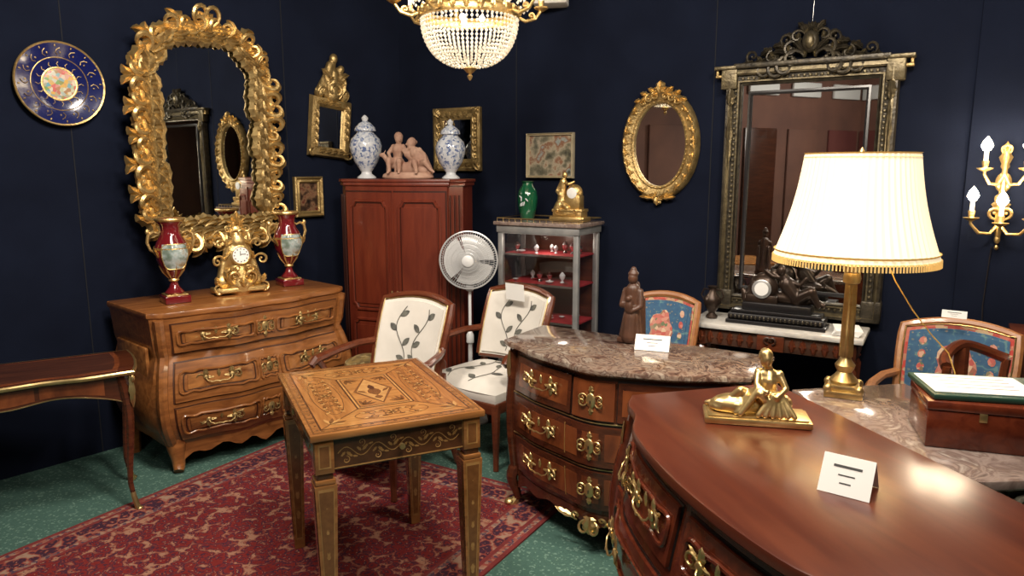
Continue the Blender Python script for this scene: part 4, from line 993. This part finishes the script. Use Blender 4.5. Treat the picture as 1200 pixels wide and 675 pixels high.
# ------------------------------------------------------------ sconce
lights = []
def sconce(name, loc, rz):
    mb = MB()
    mb.sphere((0,-.01,.30), (.035,.015,.05), gilt, 12, 8); mb.leaf(0,.36,pi/2,.14,.05,gilt,-.01,.02); mb.leaf(0,.24,-pi/2,.10,.05,gilt,-.01,.02)
    mb.tube([(0,-.015,.45),(0,-.02,.25),(0,-.02,.10),(0,-.015,.0)], [.010,.016,.022,.006], gilt, 8); mb.leaf(0,.14,pi/2,.12,.07,gilt,-.02,.02)
    mb.sphere((0,-.018,.02), (.014,.014,.022), gilt, 8, 6); mb.sphere((0,-.015,-.02), (.01,.01,.014), gilt, 8, 6)
    for s_ in (-1,1): mb.scroll(s_*.01,.12,-.3 if s_>0 else pi+.3,.07,s_,gilt,-.02,.2); mb.scroll(s_*.01,.44,.4 if s_>0 else pi-.4,.05,s_,gilt,-.015,.2)
    arms = [(-1,.10,.10,.18),(1,.10,.10,.18),(0,.14,.09,.16),(-.7,.07,.34,.42),(.7,.07,.34,.42)]
    for (sx, yo, z0, z1) in arms:
        X = sx*.12; 
        mb.tube([(0,-.02,z0),(X*.3,-.02-yo*.35,z0-.05),(X*.7,-.02-yo*.8,z0-.045),(X*1.0,-.02-yo,z0),(X,-.02-yo,z1-.06)], [.009,.008,.008,.007,.008], gilt, 8)
        mb.lathe([(0,0),(.012,.0),(.034,.012),(.036,.016),(.014,.016),(.012,.02),(.016,.045),(.014,.05),(0,.05)], gilt, 14, c=(X,-.02-yo,z1-.065))
        mb.tube([(X,-.02-yo,z1-.015),(X,-.02-yo,z1+.03)], .010, candle, 10)
        mb.lathe([(0,0),(.016,.008),(.026,.028),(.018,.050),(0,.075)], bulb, 12, c=(X,-.02-yo,z1+.028))
        lights.append((X,-.02-yo,z1+.06))
    return mb.obj(name, loc, rz)
o = sconce('gilt_wall_sconce', onR(3.885,1.23,.028), RZR)
bpy.context.view_layer.update()
for k, q in enumerate(lights[:5]):
    w = o.matrix_world @ Vector(q); ld = bpy.data.lights.new('sconce_light', 'POINT'); ld.energy = 3.4; ld.color = (1,.80,.56); ld.shadow_soft_size = .05
    lo = bpy.data.objects.new('sconce_light', ld); lo.location = w+Vector((-.045,-.075,.02)); bpy.context.collection.objects.link(lo)
mb = MB(); mb.tube([(0,-.012,0),(-.01,-.012,-.3),(.01,-.012,-.6),(0,-.012,-1.0)], .003, black, 5); mb.obj('sconce_power_cord', onR(3.865,1.21,.02), RZR)

# ------------------------------------------------------------ chandelier
mb = MB()
mb.lathe([(.232,.015),(.240,.02),(.244,.035),(.238,.05),(.243,.058),(.236,.066),(.228,.05)], gilt, 48, caps=False)
for k in range(24):
    a = 2*pi*k/24
    with mb.T((.240*cos(a),.240*sin(a),.04), rz=math.degrees(a)+90): mb.leaf(0,-.014,pi/2,.04,.028,gilt,-.004,.008)
OCT = [(0,2,4),(2,1,4),(1,3,4),(3,0,4),(2,0,5),(1,2,5),(3,1,5),(0,3,5)]
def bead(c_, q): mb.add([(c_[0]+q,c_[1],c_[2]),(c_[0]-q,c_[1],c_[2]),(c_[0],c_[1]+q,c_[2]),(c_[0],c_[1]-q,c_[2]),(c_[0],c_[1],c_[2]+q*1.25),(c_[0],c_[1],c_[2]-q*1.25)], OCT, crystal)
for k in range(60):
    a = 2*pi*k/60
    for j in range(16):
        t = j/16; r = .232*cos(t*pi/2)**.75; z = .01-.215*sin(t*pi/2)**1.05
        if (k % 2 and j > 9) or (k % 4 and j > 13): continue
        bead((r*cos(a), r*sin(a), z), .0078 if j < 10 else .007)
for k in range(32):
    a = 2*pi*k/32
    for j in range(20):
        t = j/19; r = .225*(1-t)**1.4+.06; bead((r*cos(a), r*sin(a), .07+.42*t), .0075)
mb.lathe([(0,-.27),(.008,-.262),(.014,-.248),(.006,-.238),(.02,-.228),(.034,-.212),(.02,-.205),(0,-.20)], gilt, 16)
mb.lathe([(.06,.48),(.075,.50),(.07,.53),(.03,.55),(.012,.6),(.008,.80)], gilt, 24)
for k in range(8):
    a = 2*pi*k/8+.25; c_, s_ = cos(a), sin(a)
    mb.tube([(.235*c_,.235*s_,.04),(.28*c_,.28*s_,.02),(.33*c_,.33*s_,.035),(.36*c_,.36*s_,.075)], [.008,.009,.008,.007], gilt, 8)
    with mb.T((.29*c_,.29*s_,.03), rz=math.degrees(a)): mb.scroll(0,0,-.8,.05,1,gilt,0,.22,lift=0)
    mb.lathe([(0,0),(.012,0),(.034,.014),(.036,.02),(.012,.02),(.016,.05),(0,.05)], gilt, 14, c=(.36*c_,.36*s_,.07))
    mb.tube([(.36*c_,.36*s_,.115),(.36*c_,.36*s_,.19)], .010, candle, 10)
    mb.lathe([(0,0),(.012,.01),(.014,.022),(.008,.04),(0,.055)], bulb, 10, c=(.36*c_,.36*s_,.19))
for k in range(3): a = pi*2/3*k; mb.sphere((.06*cos(a),.06*sin(a),.02), .014, bulb, 8, 6)
chz = 2.29
mb.tube([(0,0,.78),(0,0,CZ-chz)], .006, gilt, 6)
mb.obj('crystal_chandelier', (-.205,3.62,chz))
ld = bpy.data.lights.new('chandelier_light','POINT'); ld.energy = 5; ld.color = (1,.82,.58); ld.shadow_soft_size = .12
lo = bpy.data.objects.new('chandelier_light', ld); lo.location = (-.205,3.62,2.30); bpy.context.collection.objects.link(lo)
mb = MB(); mb.box((0,0,.05), (.22,.16,.10), whfab, .012); mb.box((0,-.085,.05), (.16,.01,.06), greyp, .004); mb.tube([(0,0,.1),(0,0,CZ-2.63)], .012, greyp, 8); mb.obj('ceiling_light_box', (.25,4.85,2.63), -10)

# ------------------------------------------------------------ console under big mirror
mb = MB(); W, D, H = .90, .36, .745
mb.box((0,0,H-.014), (W,D,.028), whitemarble, .006)
mb.box((0,0,H-.075), (W-.06,D-.05,.09), carvedw, .004)
for i in range(15):
    x = -W/2+.07+i*(W-.14)/14
    if abs(x) < .09: continue
    mb.leaf(x,H-.11,pi/2,.07,.035,chairw,-D/2+.022,.012)
mb.box((0,-D/2+.018,H-.075), (.14,.02,.085), chairw, .004)
for s_ in (-1,1): mb.scroll(s_*.01,H-.08,0 if s_>0 else pi,.05,s_,carvedw,-D/2+.005,.2)
for sx in (-1,1):
    for sy in (-1,1):
        x, y = sx*(W/2-.065), sy*(D/2-.06)
        mb.box((x,y,H-.075), (.07,.07,.10), chairw, .004)
        mb.lathe([(.020,0.12),(.030,.16),(.034,.45),(.036,.56),(.024,.58),(.034,.60),(.024,.615),(.032,.63)], chairw, 16, c=(x,y,0), mod=lambda a, z: 1+.06*cos(a*8))
        mb.lathe([(0,0),(.022,.0),(.03,.03),(.022,.06),(.028,.09),(.022,.12)], chairw, 14, c=(x,y,0))
mb.box((0,0,.12), (W-.1,D-.08,.03), chairw, .006)
mb.obj('marble_console_table', onR(2.91,0,.255), -31)
def onC(x, y=0, z=.747):
    b_ = Vector(onR(2.91,0,.255)); a = radians(-31); return (b_.x+x*cos(a)-y*sin(a), b_.y+x*sin(a)+y*cos(a), z)
mb = MB()
mb.prism([(-.26,-.08),(.26,-.08),(.26,.07),(-.26,.07)], 0, .02, black, .004); mb.prism([(-.25,-.075),(.25,-.075),(.25,.065),(-.25,.065)], .02, .06, black, .014); mb.prism([(-.235,-.065),(.235,-.065),(.235,.055),(-.235,.055)], .06, .078, black, .004)
for i in range(22): mb.sphere((-.23+.022*i,-.078,.04), (.007,.006,.012), bigfr, 6, 4)
mb.box((0,0,.10), (.36,.12,.045), black, .008); mb.sphere((-.08,0,.20), (.08,.05,.08), bronze, 18, 12); mb.box((-.08,0,.14), (.17,.09,.05), bronze, .01)
with mb.T((-.08,-.046,.20), rx=90): mb.lathe([(0,0),(.05,0),(.052,.008),(.045,.012),(0,.010)], greyp, 24); mb.lathe([(0,.0105),(.044,.0115),(0,.0125)], white, 24)
A_ = [('c',(.10,0,.15),(.04,0,.23),.042,.042),('c',(.04,0,.23),(.02,-.01,.285),.038,.017),('e',(.012,-.015,.305),(.023,.025,.029)),('c',(.02,0,.26),(-.03,-.02,.27),.017,.012),('c',(-.03,-.02,.27),(-.07,-.02,.30),.012,.010),('c',(.05,0,.25),(.11,-.02,.23),.017,.012),('c',(.11,-.02,.23),(.14,-.02,.27),.012,.009),
  ('c',(.10,0,.15),(.17,-.03,.20),.04,.03),('c',(.17,-.03,.20),(.21,-.03,.13),.026,.017),('c',(.10,0,.14),(.17,.02,.15),.036,.025),('c',(.17,.02,.15),(.23,.01,.125),.025,.015),('e',(.06,.02,.15),(.11,.05,.04)),('c',(-.15,0,.13),(-.13,.0,.24),.035,.022),('c',(-.17,0,.13),(-.19,0,.18),.025,.014),('c',(-.10,.0,.26),(-.02,0,.29),.022,.018)]
vs, fs = blob(A_, .005, 2); mb.add(vs, fs, bronze)
mb.obj('black_marble_figural_clock', onC(.0,-.02), -31)
mb = MB(); mb.lathe([(0,0),(.03,0),(.034,.01),(.018,.03),(.03,.05),(.05,.09),(.045,.12),(.022,.15),(.02,.17),(.03,.185),(.0,.18)], bronze, 20)
for s_ in (-1,1): mb.tube([(s_*.045,0,.10),(s_*.065,0,.13),(s_*.05,0,.165),(s_*.022,0,.165)], .005, bronze, 6)
mb.obj('bronze_small_vase', onC(-.36,-.02), -31)
mb = MB()
for i in range(4): 
    with mb.T((0,0,.004+i*.007), rz=i*4): mb.box((0,0,0), (.13,.18,.0065), white, .001)
mb.obj('paper_stack', onC(.36,-.05,.7475), -31)

# ------------------------------------------------------------ statue + card on middle commode
mb = MB()
mb.box((0,0,.012), (.11,.09,.024), carvedw, .004)
A_ = [('c',(0,.01,.03),(0,.01,.15),.048,.038),('c',(0,-.03,.03),(0,-.02,.12),.038,.034),('c',(0,0,.15),(0,0,.24),.036,.034),('c',(0,0,.24),(0,0,.27),.032,.013),('e',(0,-.005,.295),(.022,.024,.029)),('e',(0,.0,.315),(.025,.025,.016)),('c',(0,0,.32),(0,0,.335),.02,.014),
 ('c',(-.035,0,.235),(-.045,-.02,.17),.016,.013),('c',(-.045,-.02,.17),(-.01,-.045,.17),.013,.010),('c',(.035,0,.235),(.045,-.02,.17),.016,.013),('c',(.045,-.02,.17),(.012,-.045,.15),.013,.010),('e',(.0,-.045,.17),(.020,.014,.032)),('e',(0,-.05,.207),(.013,.013,.014))]
for i in range(7): a = -pi+i*pi/6; A_.append(('c',(.048*cos(a),.044*sin(a)-.005,.028),(.03*cos(a),.03*sin(a),.16),.010,.006))
A_ += [('c',(.0,.04,.03),(0,.035,.26),.022,.018),('c',(-.035,.035,.03),(-.035,.03,.2),.018,.014),('c',(.035,.035,.03),(.035,.03,.2),.018,.014)]
vs, fs = blob(A_, .0038, 1); mb.add([(v[0],v[1],max(v[2],.003)) for v in vs], fs, carvedw)
mb.obj('carved_madonna_statue', comM(-.045,.10), -33)
card('price_card', comM(.09,.02), -20, .15, .072, 30)

# ------------------------------------------------------------ gilt seated woman on fg commode
mb = MB()
mb.box((0,0,.010), (.30,.125,.020), ormolu, .005); mb.box((0,0,.022), (.28,.11,.006), ormolu, .002)
s_ = .205
P = dict(pel=(.08,.05,.20),wai=(.12,.03,.34),che=(.15,.0,.54),nec=(.14,-.03,.68),hea=(.10,-.06,.80),look=(.2,-.8,-.6),
 shl=(.29,-.02,.58),shr=(.01,.0,.60),ell=(.38,-.12,.40),wrl=(.24,-.26,.30),elr=(-.02,-.16,.44),wrr=(.10,-.28,.38),
 hil=(.16,.0,.20),hir=(.0,.02,.20),knl=(.02,-.24,.34),knr=(-.24,-.12,.34),anl=(.22,-.24,.12),anr=(-.46,-.10,.14),tol=(.30,-.28,.10),tor=(-.60,-.14,.10))
A_ = [(('c', (q[1][0],q[1][1]+.01,q[1][2]+.022), (q[2][0],q[2][1]+.01,q[2][2]+.022), q[3], q[4]) if q[0]=='c' else ('e', (q[1][0],q[1][1]+.01,q[1][2]+.022), q[2])) for q in person(P, s_, 1.18)]
A_ += [('e',(.02,.015,.050),(.085,.045,.042)),('e',(-.05,.0,.045),(.085,.045,.034)),('e',(-.09,.0,.038),(.048,.038,.018)),('c',(.025,.01,.08),(.03,.0,.12),.034,.026)]
for i in range(9):
    t = i/8; A_.append(('c',(.0-.02*t,-.01+.03*t-.02,.102-.02*t),(-.05-.09*t,-.052+.088*t,.032),.013,.008))
for i in range(6): t = i/5; A_.append(('c',(.04+.02*t,-.035+.01*t,.088),(.0+.10*t,-.054,.032),.011,.008))
vs, fs = blob(A_, .003, 1); mb.add(vs, fs, ormolu)
mb.obj('gilt_seated_woman_sculpture', (.725,2.04,.861), -12)
card('price_card.001', (.785,1.575,.861), -38, .112, .092, 32)

# ------------------------------------------------------------ right marble top console w/ carved silvered base
mb = MB(); W, D, H = .80, .46, .80
tp = [(-W/2,-D/2)]
for i in range(1,20): u = -1+2*i/20; tp.append((u*W/2, -D/2+.012*cos(u*pi*2)-.012))
tp += [(W/2,-D/2),(W/2+.015,-D/2+.12),(W/2+.02,0),(W/2+.01,D/2),(-W/2,D/2)]
mb.prism(tp, H-.032, H, greymarble, .008)
mb.box((0,-D/2+.045,H-.085), (W-.10,.02,.09), silver, .004); mb.box((W/2-.05,.0,H-.085), (.02,D-.10,.09), silver, .004); mb.box((-W/2+.05,.0,H-.085), (.02,D-.10,.09), silver, .004); mb.box((0,D/2-.04,H-.085), (W-.1,.02,.09), silver, .004)
with mb.T((W/2-.035,0,H-.10), rz=90):
    for s2 in (-1,1):
        for (x,z,a,L_,hn) in ((.02,-.03,.0,.09,1),(.09,-.01,-.3,.09,-1),(.14,-.03,-.5,.08,1),(.05,.02,.3,.06,-1),(.17,.0,-.9,.08,1)):
            mb.scroll(s2*x,z,a if s2>0 else pi-a,L_,hn*s2,silver,-.01,.2); mb.leaf(s2*x,z,a+.3 if s2>0 else pi-a-.3,L_,.035,silver,-.008,.02)
    mb.leaf(0,.03,-pi/2,.13,.09,silver,-.01,.03)
for s2 in (-1,1):
    for (x,z,a,L_,hn) in ((.03,-.11,.0,.09,1),(.14,-.10,-.3,.09,-1),(.24,-.11,-.5,.08,1)):
        mb.scroll(s2*x,H+z,a if s2>0 else pi-a,L_,hn*s2,silver,-D/2+.03,.2)
for sx in (-1,1):
    for sy in (-1,1):
        x, y = sx*(W/2-.06), sy*(D/2-.06)
        cab_leg(mb, (x,y,H-.05), H-.055, .05, .022, silver, sx*.7, sy*.7, silver, .07)
        with mb.T((x+sx*.04,y+sy*.04,H-.16), rz=(45*sx if sy<0 else 180-45*sx)): mb.leaf(0,.09,-pi/2,.2,.07,silver,-.03,.03); mb.scroll(0,.05,0,.06,-1,silver,-.03,.22); mb.scroll(0,.05,pi,.06,1,silver,-.03,.22)
def CL(u, v): return (-W/2+.01+(W-.16)*u, -D/2-.004-.004*sin(u*40)*v, H-.034-.45*v)
mb.grid(CL, 60, 4, cloth)
mb.obj('carved_console_with_marble_top', (1.318,2.175,0), -81)

# lamp
mb = MB()
mb.box((0,0,.012), (.125,.125,.024), brass, .004); mb.box((0,0,.034), (.105,.105,.022), brass, .006)
for sx in (-1,1):
    for sy in (-1,1): mb.sphere((sx*.05,sy*.05,.03), (.016,.016,.018), brass, 8, 6)
mb.lathe([(.045,.045),(.048,.055),(.03,.075),(.024,.085),(.032,.10),(.034,.11),(.020,.13),(.017,.14)], brass, 24)
mb.lathe([(.021,.14),(.018,.40)], brass, 24, mod=lambda a, z: 1+.10*cos(a*10))
mb.lathe([(.018,.40),(.027,.405),(.030,.42),(.026,.44),(.034,.455),(.034,.465),(.012,.475),(.010,.55)], brass, 24)
mb.tube([(0,0,.55),(0,0,.84)], .005, brass, 8); mb.lathe([(0,.84),(.012,.845),(.008,.86),(0,.87)], brass, 12)
mb.lathe([(0,.58),(.02,.585),(.032,.62),(.03,.65),(0,.68)], bulb, 16)
for k in range(3): a = k*2*pi/3; mb.tube([(0,0,.835),(.18*cos(a),.18*sin(a),.835)], .003, brass, 5)
n = 240
def shade(r0, z0_, r1, z1_, m_, rows=10):
    pr = []
    for j in range(rows+1): t = j/rows; pr.append((r0+(r1-r0)*t-.012*sin(pi*t), z0_+(z1_-z0_)*t))
    vs = []; fs = []
    for r, z in pr:
        for i in range(n): a = 2*pi*i/n; q = r*(1+.010*cos(a*60)); vs.append((q*cos(a), q*sin(a), z))
    for j in range(rows):
        for i in range(n): k = (i+1) % n; fs.append((j*n+i, j*n+k, (j+1)*n+k, (j+1)*n+i))
    mb.add(vs, fs, m_)
shade(.260, .50, .178, .845, shade_m)
shade(.265, .495, .262, .520, fringe_m, 2); shade(.182, .835, .181, .85, fringe_m, 2)
for i in range(150):
    a = 2*pi*i/150; mb.tube([(.264*cos(a),.264*sin(a),.50),(.265*cos(a),.265*sin(a),.476)], .0035, fringe_m, 4)
mb.obj('brass_table_lamp', (1.185,2.47,.801), -25)
ld = bpy.data.lights.new('lamp_light','POINT'); ld.energy = 9; ld.color = (1,.80,.52); ld.shadow_soft_size = .05
lo = bpy.data.objects.new('lamp_light', ld); lo.location = (1.185,2.47,1.52); bpy.context.collection.objects.link(lo)
mb = MB(); mb.tube([(1.27,2.42,1.30),(1.30,2.40,1.22),(1.36,2.38,1.12),(1.42,2.36,1.04),(1.46,2.33,.99),(1.47,2.30,.93),(1.45,2.27,.81)], .0022, M('cord',(.5,.33,.08),.5), 5); mb.obj('lamp_cord')

# mahogany box with leather folder
mb = MB()
mb.box((0,0,.055), (.28,.23,.11), mahog, .004); mb.box((0,0,.125), (.285,.235,.026), mahog, .004); mb.box((0,-.117,.10), (.02,.004,.025), brass, .001)
mb.obj('mahogany_box', (1.37,2.05,.801), -18)
mb = MB(); mb.box((0,0,.008), (.34,.24,.016), leather, .004); mb.box((-.02,0,.018), (.28,.19,.003), white, .001)
for i in range(4): mb.box((-.02,.06-i*.035,.0200), (.2,.003,.0006), ink)
mb.obj('leather_folder', (1.41,2.07,.9405), -12)

# far right wooden chest
mb = MB(); mb.box((0,0,.41), (.72,.32,.80), darkw, .006); mb.box((0,0,.825), (.78,.36,.03), chairw, .006)
for i in range(3):
    mb.box((0,-.165,.15+.25*i), (.64,.02,.22), chairw, .006)
    for s2 in (-1,1):
        with mb.T((s2*.18,-.178,.15+.25*i)): bail(mb, .09, brass)
mb.box((0,0,.01), (.70,.30,.02), darkw, .003)
mb.obj('oak_chest_of_drawers', onR(4.36,0,.24), RZR)
# side chair with curved rail behind box
mb = MB(); 
pts = [(.16*sin(t)/.95, -.10*(1-cos(t)), .93-.06*abs(sin(t))**1.5) for t in [(-1.25+2.5*i/14) for i in range(15)]]
mb.tube(pts, .020, chairw, 8)
for s2 in (-1,1):
    mb.tube([(s2*.155,-.07,.875),(s2*.15,-.05,.62),(s2*.15,-.04,.44)], .016, chairw, 8); mb.tube([(s2*.15,-.32,.44),(s2*.15,-.33,.008)], [.02,.014], chairw, 8); mb.tube([(s2*.15,-.04,.46),(s2*.15,.0,.008)], [.02,.014], chairw, 8)
mb.tube([(0,0,.92),(0,-.02,.44)], [.028,.02], chairw, 8); mb.box((0,-.18,.44), (.34,.34,.05), redfelt, .02)
mb.obj('mahogany_side_chair', (1.735,2.69,0), 20)

mb = MB(); mb.grid(lambda u, v: (-.07+.14*u, .0-.01*v, .0+.10*v), 2, 2, white); mb.obj('paper_sheet', (.02,4.13,.835), -40)
card('price_card.002', (2.04,3.24,.918), -36, .10, .035, 12)

# ------------------------------------------------------------ camera & lights
cd = bpy.data.cameras.new('camera'); cd.sensor_width = 36; cd.lens = 25.2; cd.clip_start = .05
co = bpy.data.objects.new('camera', cd); co.location = (0,0,1.6); co.rotation_euler = (radians(90-9.5),0,0)
bpy.context.collection.objects.link(co); sc.camera = co
def area(name, loc, tgt, size, e, col=(1,.885,.75)):
    ld = bpy.data.lights.new(name,'AREA'); ld.energy = e; ld.size = size; ld.color = col
    lo = bpy.data.objects.new(name, ld); lo.location = loc; lo.rotation_euler = (Vector(tgt)-Vector(loc)).to_track_quat('-Z','Y').to_euler(); bpy.context.collection.objects.link(lo)
area('spot_left', (-.9,2.3,3.0), (-1.6,4.2,1.0), .4, 64)
area('spot_centre', (.1,1.7,3.05), (-.1,3.6,.6), .4, 72)
area('spot_right', (1.3,2.0,3.05), (1.4,3.6,1.0), .4, 48)
area('spot_front', (.5,.3,3.05), (.8,2.0,.8), .5, 40)
area('hall_light', (-1.6,-1.2,3.05), (-3.4,-1.5,1.0), 1.4, 110, (1,.92,.82))
wd = bpy.data.worlds.new('w'); sc.world = wd; wd.use_nodes = True
wd.node_tree.nodes['Background'].inputs[0].default_value = (.5,.55,.7,1); wd.node_tree.nodes['Background'].inputs[1].default_value = .3
try:
    sc.view_settings.view_transform = 'Standard'; sc.view_settings.look = 'None'; sc.view_settings.exposure = .0
except Exception: pass
